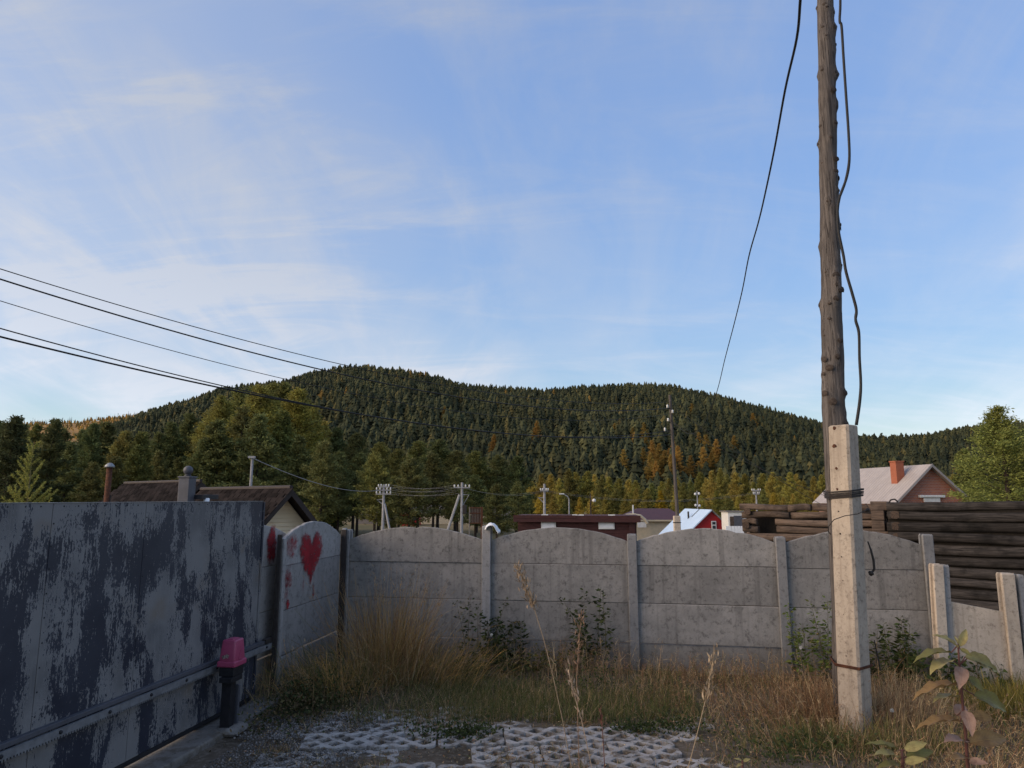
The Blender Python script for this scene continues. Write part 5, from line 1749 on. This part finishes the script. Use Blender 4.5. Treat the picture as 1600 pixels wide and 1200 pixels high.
def log_house():
    YA0, YA1, YB1 = 21.0, 18.6, 16.2
    p0 = at(1158, 800, YA0); p1 = at(1392, 800, YA1); p2 = at(1660, 800, YB1)
    zg = gz(0, 18) - .4
    def logobj(r, a, b, rad, rad2, mat):
        a = Vector(a); b = Vector(b); d = (b - a)
        ang = math.atan2(d.y, d.x)
        o = log_mesh(MB(), (0, 0, 0), (d.length, 0, 0), rad, rad2).build('log', MT[mat], r, smooth=False)
        o.location = a - r.location; o.rotation_euler = (0, 0, ang)
        for po in o.data.polygons: po.use_smooth = len(po.vertices) == 4
        o.data.materials.append(MT['logend'])
        for po in o.data.polygons:
            if len(po.vertices) > 4: po.material_index = 1
        return o
    ztl = at(1200, 787, 20.5).z; ztr = at(1500, 784.5, 17.4).z
    r = thing('log_wall', 'unfinished brown log wall with a dark window gap behind the utility pole', 'log building', ((p0.x + p1.x) / 2, 19.8, zg))
    A = Vector((p0.x, YA0, 0)); D = Vector((p1.x, YA1, 0)) - A
    def on(px): # param along left wall
        q = onplane(px, 800, A, D.normalized()); return Vector((q.x, q.y, 0))
    z = ztl
    rows = [(.105, ((1158, 1235), (1233, 1268), (1270, 1390))), (.10, ((1160, 1234), (1236, 1376))), (.095, ((1160, 1183), (1211, 1388))), (.11, ((1161, 1184), (1213, 1392)))]
    for hgt, segs in rows:
        for a, b in segs:
            logobj(r, on(a) + Vector((0, 0, z - hgt)), on(b) + Vector((0, 0, z - hgt)), hgt * 1.05, hgt * rnd.uniform(.9, 1.1), 'loglight')
        z -= hgt * 2.02
    while z > zg:
        logobj(r, on(1160) + Vector((0, 0, z - .12)), on(1388) + Vector((0, 0, z - .12)), .125, .125, 'loglight'); z -= .24
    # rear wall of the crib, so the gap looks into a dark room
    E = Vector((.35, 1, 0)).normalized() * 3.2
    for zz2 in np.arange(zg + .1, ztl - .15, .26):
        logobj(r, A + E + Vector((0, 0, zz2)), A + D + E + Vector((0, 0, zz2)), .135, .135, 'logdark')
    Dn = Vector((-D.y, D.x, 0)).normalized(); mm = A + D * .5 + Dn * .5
    MB().box((mm.x, mm.y, (zg + ztl - .22) / 2), (D.length * .97, .05, ztl - .22 - zg), Matrix.Rotation(math.atan2(D.y, D.x), 3, 'Z')).build('gap_backing', MT['backing'], r, world=True)  # added dark sheet that paints the shade inside the window gap
    # cross logs showing their ends at both corners
    zq = ztl - .2
    for k in range(4):
        for base in (on(1166), ):
            logobj(r, base - E * .06 + Vector((0, 0, zq)), base + E * 1.05 + Vector((0, 0, zq)), .11, .11, 'loglight')
        zq -= .42
    MB().box(((A + E * .5 + D * .5).x, (A + E * .5 + D * .5).y, zg + (ztl - zg) / 2 - .2), (D.length * .2, .2, .2)).build('log', MT['logdark'], r, world=True)
    # right wall, darker, nearer
    r = thing('log_wall', 'long wall of dark weathered logs on the right behind the low fence', 'log building', ((p1.x + p2.x) / 2, 17.2, zg))
    B = Vector((at(1386, 800, 18.4).x, 18.4, 0)); C = Vector((p2.x, YB1, 0))
    z = ztr + .02
    k = 0
    while z > zg:
        rad = [.118, .13, .135, .13, .14, .125, .135][k % 7]
        off = Vector((rnd.uniform(-.02, .06), rnd.uniform(-.03, .03), 0))
        logobj(r, B + off + Vector((0, 0, z - rad)), C + off + Vector((0, 0, z - rad + .02)), rad * 1.02, rad * rnd.uniform(.95, 1.1), 'logdark')
        # squared block ends at the corner
        q = at(1361, 800, 18.7); q2 = at(1388, 800, 18.5)
        if k < 4:
            a = Vector((q.x + rnd.uniform(-.05, .1), q.y, z - rad)); b = Vector((q2.x + rnd.uniform(-.15, .05), q2.y, z - rad))
            o = MB().bevbox(((b - a).length / 2, 0, 0), ((b - a).length, .24, rad * 1.9), .015).build('log', MT['loglight'], r)
            o.location = a - r.location; o.rotation_euler = (0, 0, math.atan2((b - a).y, (b - a).x))
        z -= rad * 1.97; k += 1
    Dm = (C - B); Lm = Dm.length; mm = (B + C) / 2 + Vector((0, .0, 0)) + Vector((-Dm.y, Dm.x, 0)).normalized() * .06
    MB().box((mm.x, mm.y, (zg + ztr - .16) / 2), (Lm, .04, ztr - .16 - zg), Matrix.Rotation(math.atan2(Dm.y, Dm.x), 3, 'Z')).build('dark_backing', MT['backing'], r, world=True)  # added dark board, shade between the logs given as colour
    for zz2 in np.arange(zg + .1, ztr - .25, .27):
        s = Vector((.2, 1, 0)).normalized()
        logobj(r, B + Vector((.1, .02, zz2)) - s * .25, B + Vector((.1, 0, zz2)) + s * 3, .12, .12, 'logdark')
    MB().tube([at(1388, 786, 18.2), at(1392, 781, 18.2), at(1398, 780, 18.2), at(1403, 784, 18.2)], .02, 5).build('bent_wire', MT['darkiron'], r, world=True)
log_house()

# ================================================================== GRASS AND WEEDS
TAN, STRAW, RUSTY, GRN, OLV, GOLD = (.40, .275, .15), (.52, .39, .22), (.30, .165, .085), (.10, .125, .042), (.19, .17, .06), (.56, .325, .11)
def fence_y(x): return K.y + (x - K.x) * (WD.y / WD.x)
def scatter(n, x0, x1, y0, y1, dens=None):
    X = NP.uniform(x0, x1, n); Y = NP.uniform(y0, y1, n)
    k = (Y < fence_y(X) - .12) & (X > -4.0 + .16 * Y + .32)
    if dens is not None: k &= NP.random(n) < dens(X, Y)
    X, Y = X[k], Y[k]
    return np.stack([X, Y, np.full(len(X), -.02)], -1)
def patch(X, Y, s=1.7, o=0.0):
    return .5 + .5 * np.sin(X * s + o) * np.sin(Y * s * 1.3 + 2 * o + .7 * X)
def dirs(n, tilt): 
    a = NP.uniform(0, 6.283, n); t = np.abs(NP.normal(size=n)) * tilt
    return np.stack([np.cos(a) * t, np.sin(a) * t, np.ones(n)], -1)
def paver_dens(X, Y):
    m = np.ones_like(X)
    inp = (X > -2.3 + .16 * (Y - 5)) & (X < 1.65) & (Y < 7.65)
    m[inp] = .10 + .5 * np.clip((Y[inp] - 7.0) / .6, 0, 1)
    lat = patch(X, Y, 3.1, .4)
    m[inp] *= (lat[inp] > .5) * 1.5
    return np.clip(m, 0, 1)
gb = NPB()
# short mixed grass over the yard
P = scatter(70000, -3.6, 9, 5.2, 10.6, lambda X, Y: np.clip(paver_dens(X, Y) * (.35 + .75 * patch(X, Y)), 0, 1) * (X > -2.0 + .0 * Y))
n = len(P)
h = NP.uniform(.05, .16, n) * (1 + .7 * np.clip((P[:, 1] - 7.6) / 1.5, 0, 1))
gb.add(*blades(P, dirs(n, .55), h, NP.uniform(.003, .006, n), NP.uniform(.1, .7, n), cmix(n, [GRN, OLV, TAN, STRAW, RUSTY], .22, [.22, .30, .24, .12, .12]), 3))
o = link('mixed_grass', gb.mesh('mixed_grass', MT['grass'])); tag(o, 'short mixed green and dry grass over the yard', 'grass'); kind(o, 'stuff')
# green band in the middle of the yard
gb = NPB()
P = scatter(30000, -1.6, 2.0, 7.5, 9.9, lambda X, Y: np.clip(patch(X, Y, 1.2, 1.0) * 1.5 - .3, 0, 1) * .8)
n = len(P)
gb.add(*blades(P, dirs(n, .4), NP.uniform(.12, .32, n), NP.uniform(.003, .006, n), NP.uniform(.2, .8, n), cmix(n, [GRN, OLV, (.085, .1, .035), TAN], .2, [.35, .35, .15, .15]), 3))
P = scatter(16000, 4.3, 9.5, 6.8, 9.3, lambda X, Y: np.clip((X - 4.6) * .6, 0, 1)); n = len(P)
gb.add(*blades(P, dirs(n, .35), NP.uniform(.2, .5, n), NP.uniform(.005, .009, n), NP.uniform(.2, .8, n), cmix(n, [(.075, .10, .03), (.10, .125, .035), OLV], .2), 3))
o = link('green_grass', gb.mesh('green_grass', MT['grass'])); tag(o, 'fresh green grass in the middle and right of the yard', 'grass'); kind(o, 'stuff')
# tangled dry weeds toward the right, around the post
def weeds(P, hmin, hmax, cols, nb, seed_col, wts=None, tilt=.22):
    b = NPB(); n = len(P)
    D = unit(dirs(n, tilt)); Hh = NP.uniform(hmin, hmax, n); C = cmix(n, cols, .2, wts)
    dr = NP.uniform(0, .3, n)
    b.add(*blades(P, D, Hh, NP.uniform(.0035, .006, n), dr, C, 3))
    for k in range(nb):
        t = NP.uniform(.25, .98, n)
        q = P + D * (Hh * t)[:, None]
        q[:, 2] -= dr * Hh * t * t * .8
        d2 = D + NP.normal(size=(n, 3)) * .75
        L = Hh * NP.uniform(.1, .32, n) * (1.15 - .5 * t)
        b.add(*blades(q, d2, L, NP.uniform(.002, .0045, n), NP.uniform(-.2, .5, n), C, 2))
        if seed_col is not None and k % 2 == 0:
            e = q + unit(d2) * L[:, None]
            b.add(*kites(e, NP.normal(size=(n, 3)), NP.uniform(.008, .02, n), NP.uniform(.005, .01, n), cmix(n, seed_col, .25)))
    return b
P = scatter(9500, .9, 8.5, 4.6, 9.8, lambda X, Y: np.clip((X - 1.0) * .55 + (Y - 8.2) * .35, .0, 1) * (.3 + .9 * patch(X, Y, 2.3, 2)) * (1 - .75 * ((X > 4.6) & (Y > 7.6))))
b = weeds(P, .12, .42, [TAN, RUSTY, STRAW, OLV], 9, [RUSTY, (.09, .05, .03), TAN], [.4, .3, .15, .15], .5)
o = link('dry_weeds', b.mesh('dry_weeds', MT['grass'])); tag(o, 'tangled brown dry weeds around the foot of the utility pole', 'weeds'); kind(o, 'stuff')
# reddish dock / sorrel strip at fence foot
P = scatter(1500, -1.5, 5, 8.7, 10.2, lambda X, Y: np.clip(patch(X, Y, 1.9, 3) * 1.4 - .3, 0, 1)); P = P[P[:, 1] > fence_y(P[:, 0]) - .85]
b = weeds(P, .2, .62, [RUSTY, TAN, STRAW], 8, [RUSTY, TAN], None, .3)
o = link('dry_weeds', b.mesh('dry_weeds', MT['grass'])); tag(o, 'thin reddish dry stems along the foot of the arched fence', 'weeds'); kind(o, 'stuff')
# dark low leafy mat at the left fence foot
gb = NPB()
n0 = 5500
c0 = gnd(455, 1105)
X = NP.normal(size=n0) * .34 + c0.x; Y = NP.normal(size=n0) * .48 + c0.y + .1
k = (X > -4.0 + .16 * Y + .25); X, Y = X[k], Y[k]; n0 = len(X)
Z = np.abs(NP.normal(size=n0)) * .12
gb.add(*kites(np.stack([X, Y, Z], -1), NP.normal(size=(n0, 3)) + [0, 0, .5], NP.uniform(.02, .05, n0), NP.uniform(.012, .026, n0), cmix(n0, [(.04, .055, .02), (.06, .075, .026), (.11, .095, .04), (.16, .115, .06)], .2)))
for cx, cy, sz, hz in ((700, 1150, .16, .05), (735, 1147, .1, .05), (1055, 1140, .14, .06), (920, 1078, .2, .16), (1240, 1190, .2, .12), (990, 1142, .1, .04)):
    c = gnd(cx, cy); m = 420
    q = np.stack([NP.normal(size=m) * sz * 1.3 + c.x, NP.normal(size=m) * sz * .7 + c.y, np.abs(NP.normal(size=m)) * hz], -1)
    gb.add(*kites(q, NP.normal(size=(m, 3)) + [0, 0, .6], NP.uniform(.02, .05, m), NP.uniform(.012, .024, m), cmix(m, [(.045, .065, .022), (.07, .09, .03)], .2)))
o = link('ground_cover', gb.mesh('ground_cover', MT['leafy'])); tag(o, 'dark low leafy ground cover by the left fence and between pavers', 'ground cover'); kind(o, 'stuff')
# grass tufts in the paver holes
gb = NPB()
for wp in PAVE:
    for k in range(10):
        if rnd.random() < .2: continue
        m = rnd.randint(12, 40)
        c = np.array([wp.x + rnd.uniform(-.28, .28), wp.y + rnd.uniform(-.2, .2), -.02])
        q = c + NP.normal(size=(m, 3)) * [.03, .02, 0]
        gb.add(*blades(q, dirs(m, .7), NP.uniform(.025, .075, m), NP.uniform(.003, .005, m), NP.uniform(.1, .8, m), cmix(m, [TAN, OLV, GRN, RUSTY], .2), 2))
for k in range(60):
    wp = rnd.choice(PAVE); m = rnd.randint(60, 220); sz = rnd.uniform(.05, .15); hz = rnd.uniform(.05, .13)
    q = np.array([wp.x + rnd.uniform(-.3, .3), wp.y + rnd.uniform(-.2, .2), -.015]) + NP.normal(size=(m, 3)) * [sz * 1.4, sz * .8, 0]
    gb.add(*blades(q, dirs(m, .8), NP.uniform(.4, 1.2, m) * hz, NP.uniform(.003, .006, m), NP.uniform(.1, .9, m), cmix(m, [TAN, RUSTY, OLV, GRN, STRAW], .2, [.3, .25, .22, .13, .10]), 3))
o = link('paver_grass', gb.mesh('paver_grass', MT['grass'])); tag(o, 'small grass tufts growing through the holes of the pavers', 'grass'); kind(o, 'stuff')
# pebbles and litter of dry leaves
gb = NPB(); P = scatter(5000, -2.5, 3.5, 5.2, 9.2); n = len(P); P[:, 2] = .012
gb.add(*kites(P, NP.normal(size=(n, 3)) * [1, 1, .15], NP.uniform(.012, .035, n), NP.uniform(.008, .016, n), cmix(n, [RUSTY, TAN, (.12, .08, .05), STRAW], .2)))
o = link('leaf_litter', gb.mesh('leaf_litter', MT['leafy'])); tag(o, 'dry leaf litter scattered over the pavers and yard', 'leaf litter'); kind(o, 'stuff')

# big golden clump
def clump(px, py, n, hgt, spread, tilt, cols, name, label, lean=(0, 0), wts=None, w0=.004, seeds=True, cat='grass'):
    c = gnd(px, py)
    r = thing(name, label, cat, (c.x, c.y, 0))
    q = np.stack([NP.normal(size=n) * spread[0], NP.normal(size=n) * spread[1], np.full(n, -.02)], -1)
    D = dirs(n, tilt); D[:, 0] += q[:, 0] * .55 + lean[0]; D[:, 1] += q[:, 1] * .4 + lean[1]
    Hh = hgt * NP.uniform(.35, 1.05, n) ** .8
    C = cmix(n, cols, .18, wts)
    b = NPB(); dr = NP.beta(1.1, 2.6, n) * 1.1
    b.add(*blades(q, D, Hh, NP.uniform(.5, 1.9, n) * w0, dr, C, 5))
    kind(link('blades', b.mesh('blades', MT['grass']), r), 'stuff')
    if seeds:
        k = NP.choice(n, n // 5, replace=False); Du = unit(D)
        b = NPB()
        for j in range(7):
            t = NP.uniform(.72, 1, len(k))
            e = q[k] + Du[k] * (Hh[k] * t)[:, None]
            hd = Du[k].copy(); hd[:, 2] = 0
            e += hd * (dr[k] * Hh[k] * t * t * .9)[:, None]; e[:, 2] -= dr[k] * Hh[k] * t * t * .8
            b.add(*blades(e, Du[k] + NP.normal(size=(len(k), 3)) * .25, NP.uniform(.02, .07, len(k)), np.full(len(k), .004), np.full(len(k), .3), C[k], 2))
        o = link('seed_heads', b.mesh('seed_heads', MT['grass']), r); kind(o, 'stuff')
    return r
clump(605, 1065, 1350, 1.55, (.21, .18), .32, [(.44, .28, .11), (.36, .22, .09), STRAW, RUSTY, OLV], 'golden_grass', 'large clump of tall golden-orange dry grass in the fence corner', (.02, 0), [.38, .24, .16, .14, .08])
clump(520, 1085, 1300, .75, (.26, .2), .45, [OLV, TAN, GOLD, GRN], 'golden_grass', 'lower straw-coloured grass tuft left of the tall golden clump', (-.1, -.1))
clump(680, 1065, 900, .75, (.28, .2), .5, [GOLD, TAN, OLV], 'golden_grass', 'leaning golden tuft right of the tall golden clump', (.25, 0))
clump(412, 1095, 160, .75, (.14, .2), .3, [STRAW, TAN, OLV], 'dry_grass', 'wispy dry stalks between the pink motor and the heart fence', (0, 0), None, .003)
clump(1385, 1130, 1100, .62, (.30, .22), .25, [STRAW, TAN, (.34, .22, .13)], 'dry_grass', 'pale straw grass right of the concrete stub', (0, 0))
clump(1265, 1120, 800, .58, (.34, .25), .4, [RUSTY, TAN, (.15, .09, .05)], 'dry_grass', 'brown dry grass left of the concrete stub', (0, 0))
clump(1590, 1110, 1300, .42, (.30, .2), .35, [(.33, .25, .055), (.25, .21, .05), OLV], 'yellow_grass', 'yellow-green grass tuft at the right edge of the yard', (0, 0), None, .006, False)
clump(1580, 1060, 1300, .6, (.45, .2), .3, [(.085, .115, .035), (.11, .14, .04)], 'green_grass_tuft', 'lush green grass under the low broken fence', (0, 0), None, .007, False)
clump(1290, 1165, 900, .3, (.35, .15), .4, [(.075, .095, .03), OLV], 'green_grass_tuft', 'short green grass in front of the utility pole', (0, 0), None, .005, False)
clump(1420, 1170, 700, .35, (.35, .15), .4, [OLV, TAN, (.13, .13, .045)], 'green_grass_tuft', 'olive grass behind the small broad-leaved plant', (0, 0), None, .005, False)
clump(1500, 1045, 160, .95, (.35, .15), .2, [STRAW, OLV], 'dry_grass', 'tall thin stalks rising before the low slanting fence panel', (0, 0), None, .003)
for px, py, hh_, lab in ((985, 1040, .62, 'reddish feathery dry stems beside the second fence post'), (1230, 1042, .5, 'reddish dry stems below the shrub left of the utility pole')):
    clump(px, py, 160, hh_, (.14, .1), .14, [RUSTY, (.24, .15, .085)], 'dry_grass', lab, (0, 0), None, .004)

# leafy weeds against the fence
def leafy(px, py, hgt, stems, spread, leaf, cols, label, name='leafy_weed', tilt=.25, off=.0, nleaf=60):
    c = gnd(px, py); c.y = min(c.y, fence_y(c.x) - .22); c.x = at(px, py, c.y).x
    r = thing(name, label, 'weed', (c.x, c.y, 0))
    mb = MB(); P, D, L = [], [], []
    for s in range(stems):
        o = Vector((rnd.gauss(0, spread * .4), rnd.gauss(0, .08), -.02))
        d = Vector((rnd.gauss(0, tilt), rnd.gauss(0, tilt * .5) - .02, 1)).normalized()
        hh_ = hgt * rnd.uniform(.55, 1.0) if s else hgt
        bend = rnd.uniform(-.1, .1)
        def q(t): return o + d * (hh_ * t) + Vector((bend * t * t * hh_, 0, 0))
        mb.tube([q(0), q(.5), q(1)], [.006, .004, .0015], 5)
        for k in range(nleaf):
            t = rnd.uniform(.12, 1) ** .8
            a = rnd.uniform(0, 6.28)
            dd = Vector((math.cos(a), math.sin(a), rnd.uniform(-.5, .6)))
            off_ = rnd.uniform(0, .10) * (1.1 - t * .7)
            P.append((q(t) + dd * off_)[:]); D.append(dd[:]); L.append(leaf * rnd.uniform(.8, 1.6) * (1.15 - .5 * t))
    kind(mb.build('stems', simple('weed_stem', (.07, .075, .03), (.1, .07, .04), 30, .8), r), 'stuff')
    n = len(P); L = np.array(L)
    b = NPB(); b.add(*kites(np.array(P), np.array(D), L, L * .42, cmix(n, cols, .22)))
    link('leaves', b.mesh('leaves', MT['leafy']), r)
    return r
DK = [(.028, .042, .016), (.04, .055, .02), (.055, .07, .024)]
leafy(775, 1035, .85, 9, .5, .07, DK, 'dark green leafy weed at the foot of the first fence post', tilt=.2)
leafy(748, 1030, .95, 3, .2, .06, DK, 'slim dark weed climbing left of the first fence post', tilt=.12, nleaf=40)
leafy(938, 1035, 1.10, 6, .30, .07, DK, 'tall dark nettle-like weed left of the second fence post', tilt=.16)
leafy(905, 1035, .75, 3, .3, .05, DK, 'sparse dark sprig beside the tall weed at the second post', tilt=.35, nleaf=30)
leafy(1272, 1035, 1.0, 7, .22, .06, [(.085, .13, .03), (.12, .16, .04), (.15, .17, .045)], 'bright green bushy weed left of the wooden pole', tilt=.16, nleaf=90)
leafy(1408, 1040, .80, 12, .4, .07, [(.04, .06, .02), (.06, .08, .028), (.09, .1, .035)], 'dark green grassy weed right of the concrete stub', tilt=.22, nleaf=80)
leafy(720, 1062, .35, 10, 1.2, .05, [(.05, .065, .022), (.12, .1, .03)], 'low dark weeds at the foot of the first fence bay', tilt=.4)
leafy(830, 1045, .42, 9, .8, .04, [(.11, .10, .03), (.06, .07, .025), (.15, .13, .035)], 'olive-yellow low weeds at the foot of the second fence bay', tilt=.3)
leafy(1500, 1050, .45, 8, .8, .08, [(.075, .11, .032), (.10, .13, .04)], 'green broad grass weeds beneath the low slanting panel', tilt=.4)
# seeded dandelion heads
for px, py, Y in ((1251, 1012, 8.4), (1394, 1110, 7.2), (768, 992, 9.3)):
    p = at(px, py, Y)
    r = thing('dandelion', 'white dandelion clock ' + {1251: 'left of the wooden pole', 1394: 'right of the concrete stub', 768: 'by the first fence post'}[px], 'flower', (p.x, p.y, 0))
    MB().tube([(0, .02, 0), (0.01, 0, p.z * .5), (0, 0, p.z)], .003, 5).build('stem', MT['polewood'], r)
    q = unit(NP.normal(size=(140, 3)))
    b = NPB(); b.add(*blades(np.zeros((140, 3)) + [0, 0, p.z], q, np.full(140, .024), np.full(140, .004), np.zeros(140), cmix(140, [(.75, .74, .7)], .05), 1)); link('seed_head', b.mesh('seed_head', MT['leafy']), r)

# tall reed stalks in the foreground
def stalk(pts, Y, label, head, col=(.34, .25, .16)):
    P = [at(x, y, Y + dy) for x, y, dy in pts]
    lo = P[-1]; prev = P[-2]
    d = (lo - prev); k = lo.z / max(1e-3, -d.z)
    P.append(lo + d * min(k, 6)); P[-1].z = 0
    r = thing('grass_stalk', label, 'grass stalk', (P[-1].x, P[-1].y, 0))
    MB().tube(P[::-1], [.0026] + [.0019] * (len(P) - 2) + [.0008], 5).build('stem', simple('reed_stem', col, tuple(q * .75 for q in col), 20, .8), r, world=True)
    # panicle
    b = NPB(); n = head[1]
    t = NP.random(n) ** .9 * head[0]
    seglen = np.cumsum([0] + [(P[i + 1] - P[i]).length for i in range(len(P) - 1)])
    t = t * seglen[-1]
    q = np.stack([np.interp(t, seglen, [p[i] for p in P]) for i in range(3)], -1)
    ax = np.array((P[0] - P[1]).normalized())
    d2 = ax + NP.normal(size=(n, 3)) * head[2]
    q += NP.normal(size=(n, 3)) * head[3]
    b.add(*kites(q, d2, NP.uniform(.018, .038, n), NP.uniform(.004, .008, n), cmix(n, [col, tuple(v * 1.25 for v in col), tuple(v * .7 for v in col)], .12)))
    link('seed_head', b.mesh('seed_head', MT['grass'], r.location), r)
stalk([(811, 885, 0), (817, 910, 0), (833, 945, 0), (850, 1000, 0), (865, 1060, 0), (880, 1130, 0), (893, 1200, 0)], 3.4, 'tall leaning dry reed stalk with feathery head left of centre', (.11, 170, .4, .010))
stalk([(909, 955, 0), (905, 1000, 0), (901, 1060, 0), (903, 1130, 0), (905, 1200, 0)], 3.4, 'upright brown grass stalk with branched head in the centre foreground', (.14, 60, .5, .012), (.30, .19, .12))
stalk([(885, 1036, 0), (892, 1065, 0), (900, 1095, 0), (910, 1130, 0), (925, 1200, 0)], 3.2, 'short pale drooping seed stalk in the centre foreground', (.16, 55, .4, .007), (.40, .30, .21))
stalk([(1116, 1012, 0), (1112, 1045, 0), (1106, 1080, 0), (1096, 1120, 0), (1086, 1160, 0), (1075, 1200, 0)], 3.1, 'pale golden seed stalk leaning right in front of the pavers', (.14, 70, .3, .007), (.40, .30, .19))
stalk([(938, 1105, 0), (942, 1150, 0), (945, 1200, 0)], 3.0, 'thin reddish bare stalk rising from the pavers', (.05, 10, .4, .004), (.14, .06, .045))

# broad-leaved plants in the right foreground
def leaf_mesh():
    vs, fs = [], []
    nl = 11
    prof = [(0, .02), (.05, .2), (.14, .36), (.26, .46), (.38, .49), (.5, .47), (.62, .41), (.74, .31), (.85, .19), (.94, .08), (1, .004)]
    for i, (t, w_) in enumerate(prof):
        for j, s in enumerate((-1, -.5, 0, .5, 1)):
            ruf = .03 * math.sin(i * 2.1 + s * 3) * abs(s)
            vs.append((t, s * w_ * .52, abs(s) * w_ * .20 - .30 * t * t + ruf))
    for i in range(nl - 1):
        for j in range(4): fs.append((i * 5 + j, (i + 1) * 5 + j, (i + 1) * 5 + j + 1, i * 5 + j + 1))
    return vs, fs
def leaf_mat(name, c1, c2):
    m, t, b = newmat(name)
    o = ocoord(t)
    s = N(t, 'ShaderNodeSeparateXYZ'); t.links.new(o, s.inputs[0])
    ay = mth(t, 'ABSOLUTE', s.outputs[1])
    rib = ramp(t, ay, (.012, .0))
    vein = ramp(t, mth(t, 'ABSOLUTE', mth(t, 'SINE', mth(t, 'MULTIPLY', mth(t, 'SUBTRACT', s.outputs[0], mth(t, 'MULTIPLY', ay, .9)), 34.0))), (.16, .0))
    n = noise(t, o, 4, 5)
    c = mixc(t, ramp(t, n, (.35, .68)), c1, c2)
    c = mixc(t, mth(t, 'MULTIPLY', mth(t, 'MAXIMUM', rib, mth(t, 'MULTIPLY', vein, .5)), .5), c, tuple(min(1, q * 1.7) for q in c1))
    setc(t, b, c, .55, .3)
    bump(t, b, mth(t, 'ADD', vein, rib), .4, .02)
    tr = N(t, 'ShaderNodeBsdfTranslucent'); t.links.new(c, tr.inputs[0])
    mx = N(t, 'ShaderNodeMixShader'); mx.inputs[0].default_value = .25
    t.links.new(b.outputs[0], mx.inputs[1]); t.links.new(tr.outputs[0], mx.inputs[2])
    t.links.new(mx.outputs[0], t.nodes['Material Output'].inputs[0])
    return m
LV = []
lv, lf = leaf_mesh()
for nm, c1, c2 in (('leaf_green', (.19, .18, .055), (.15, .13, .05)), ('leaf_yellow', (.36, .31, .12), (.26, .21, .085)), ('leaf_pink', (.36, .235, .175), (.28, .17, .12)), ('leaf_brown', (.30, .19, .075), (.20, .12, .05))):
    LV.append(MB().add(lv, lf).mesh('leaf', leaf_mat(nm, c1, c2), True))
MT['redstem'] = simple('red_stem', (.12, .045, .035), (.09, .04, .03), 20, .6)
def broad_plant(stem, Y, leaves, label):
    P = [at(x, y, Y) for x, y in stem]
    lo = P[-1]
    r = thing('broad_leaved_plant', label, 'plant', (lo.x + .03, Y, 0))
    P.append(Vector((lo.x + .02, Y, lo.z * .5))); P.append(Vector((lo.x + .03, Y, -.02)))
    MB().tube(P[::-1], [.009, .008] + list(np.linspace(.007, .003, len(P) - 2)), 7).build('stem', MT['redstem'], r, world=True, smooth=True)
    for (bx, by, tx, ty, m, wid, roll, dy) in leaves:
        a = at(bx, by, Y + dy * .15); b = at(tx, ty, Y + dy)
        d = b - a; L = d.length
        # the tip of the curved leaf falls below its axis
        o = link('leaf', LV[m], r)
        M0 = d.normalized()
        xa = (M0 + Vector((0, 0, .28))).normalized()
        za = Vector((0, -.75, 1)).normalized() if abs(M0.z) < .85 else Vector((0, -1, .2))
        ya = za.cross(xa).normalized(); za = xa.cross(ya)
        Mr = Matrix((xa, ya, za)).transposed() @ Matrix.Rotation(R(roll if tx < bx else abs(roll) * .5), 3, 'X')
        o.location = a - r.location; o.rotation_euler = Mr.to_euler(); o.scale = (L * 1.08, L * min(1.1, wid * 1.45), L)
        # petiole
        s = min(P[:-2], key=lambda q: abs(q.z - a.z))
        MB().tube([s.lerp(a, .0), s.lerp(a, .6), a], .0022, 5).build('petiole', MT['redstem'], r, world=True)
    return r
broad_plant([(1497, 1008), (1499, 1040), (1502, 1075), (1505, 1110), (1509, 1150), (1511, 1185), (1514, 1215)], 2.75,
    [(1497, 1012, 1465, 994, 1, .55, 20, -.02), (1499, 1010, 1515, 986, 1, .5, -20, .02), (1497, 1006, 1492, 994, 1, .5, 0, .02), (1500, 1014, 1516, 1026, 0, .7, -30, -.03),
     (1486, 1020, 1434, 1034, 0, .55, 35, -.02), (1490, 1032, 1456, 1052, 1, .75, 40, -.05), (1508, 1026, 1566, 1062, 1, .45, -35, .02), (1512, 1028, 1562, 1058, 0, .5, -20, .05),
     (1502, 1042, 1503, 1074, 2, 1.0, 0, -.06), (1512, 1058, 1536, 1082, 0, .75, -30, -.02), (1498, 1071, 1433, 1092, 3, .5, 40, -.03), (1497, 1090, 1461, 1096, 1, .7, 45, -.04),
     (1522, 1086, 1580, 1124, 0, .5, -35, .03), (1507, 1110, 1519, 1146, 2, .8, 10, -.06), (1520, 1120, 1553, 1128, 3, .75, -30, 0), (1500, 1128, 1438, 1140, 3, .45, 35, -.03),
     (1509, 1160, 1481, 1160, 2, .9, 30, -.06), (1515, 1160, 1580, 1168, 3, .5, -30, .02), (1512, 1185, 1492, 1188, 3, .9, 30, -.05), (1514, 1190, 1540, 1196, 2, .9, -30, -.05), (1495, 1118, 1510, 1105, 2, .8, 0, .05)],
    'large broad-leaved plant with yellowing pinkish leaves at the bottom right')
broad_plant([(1409, 1172), (1410, 1185), (1411, 1215)], 2.6,
    [(1404, 1172, 1358, 1164, 0, .45, 30, 0), (1414, 1172, 1450, 1168, 1, .6, -30, -.02), (1404, 1184, 1372, 1180, 1, .65, 30, -.05), (1416, 1182, 1462, 1184, 0, .5, -30, 0), (1414, 1192, 1446, 1192, 1, .6, -35, -.04), (1408, 1196, 1375, 1202, 0, .6, 30, -.03)],
    'small broad-leaved seedling at the bottom edge left of the larger plant')
broad_plant([(1160, 1188), (1161, 1215)], 2.6, [(1160, 1190, 1148, 1186, 1, .6, 20, 0), (1161, 1190, 1173, 1188, 1, .6, -20, 0), (1160, 1194, 1152, 1199, 1, .6, 20, -.02)],
    'tiny bright yellow seedling at the bottom edge')
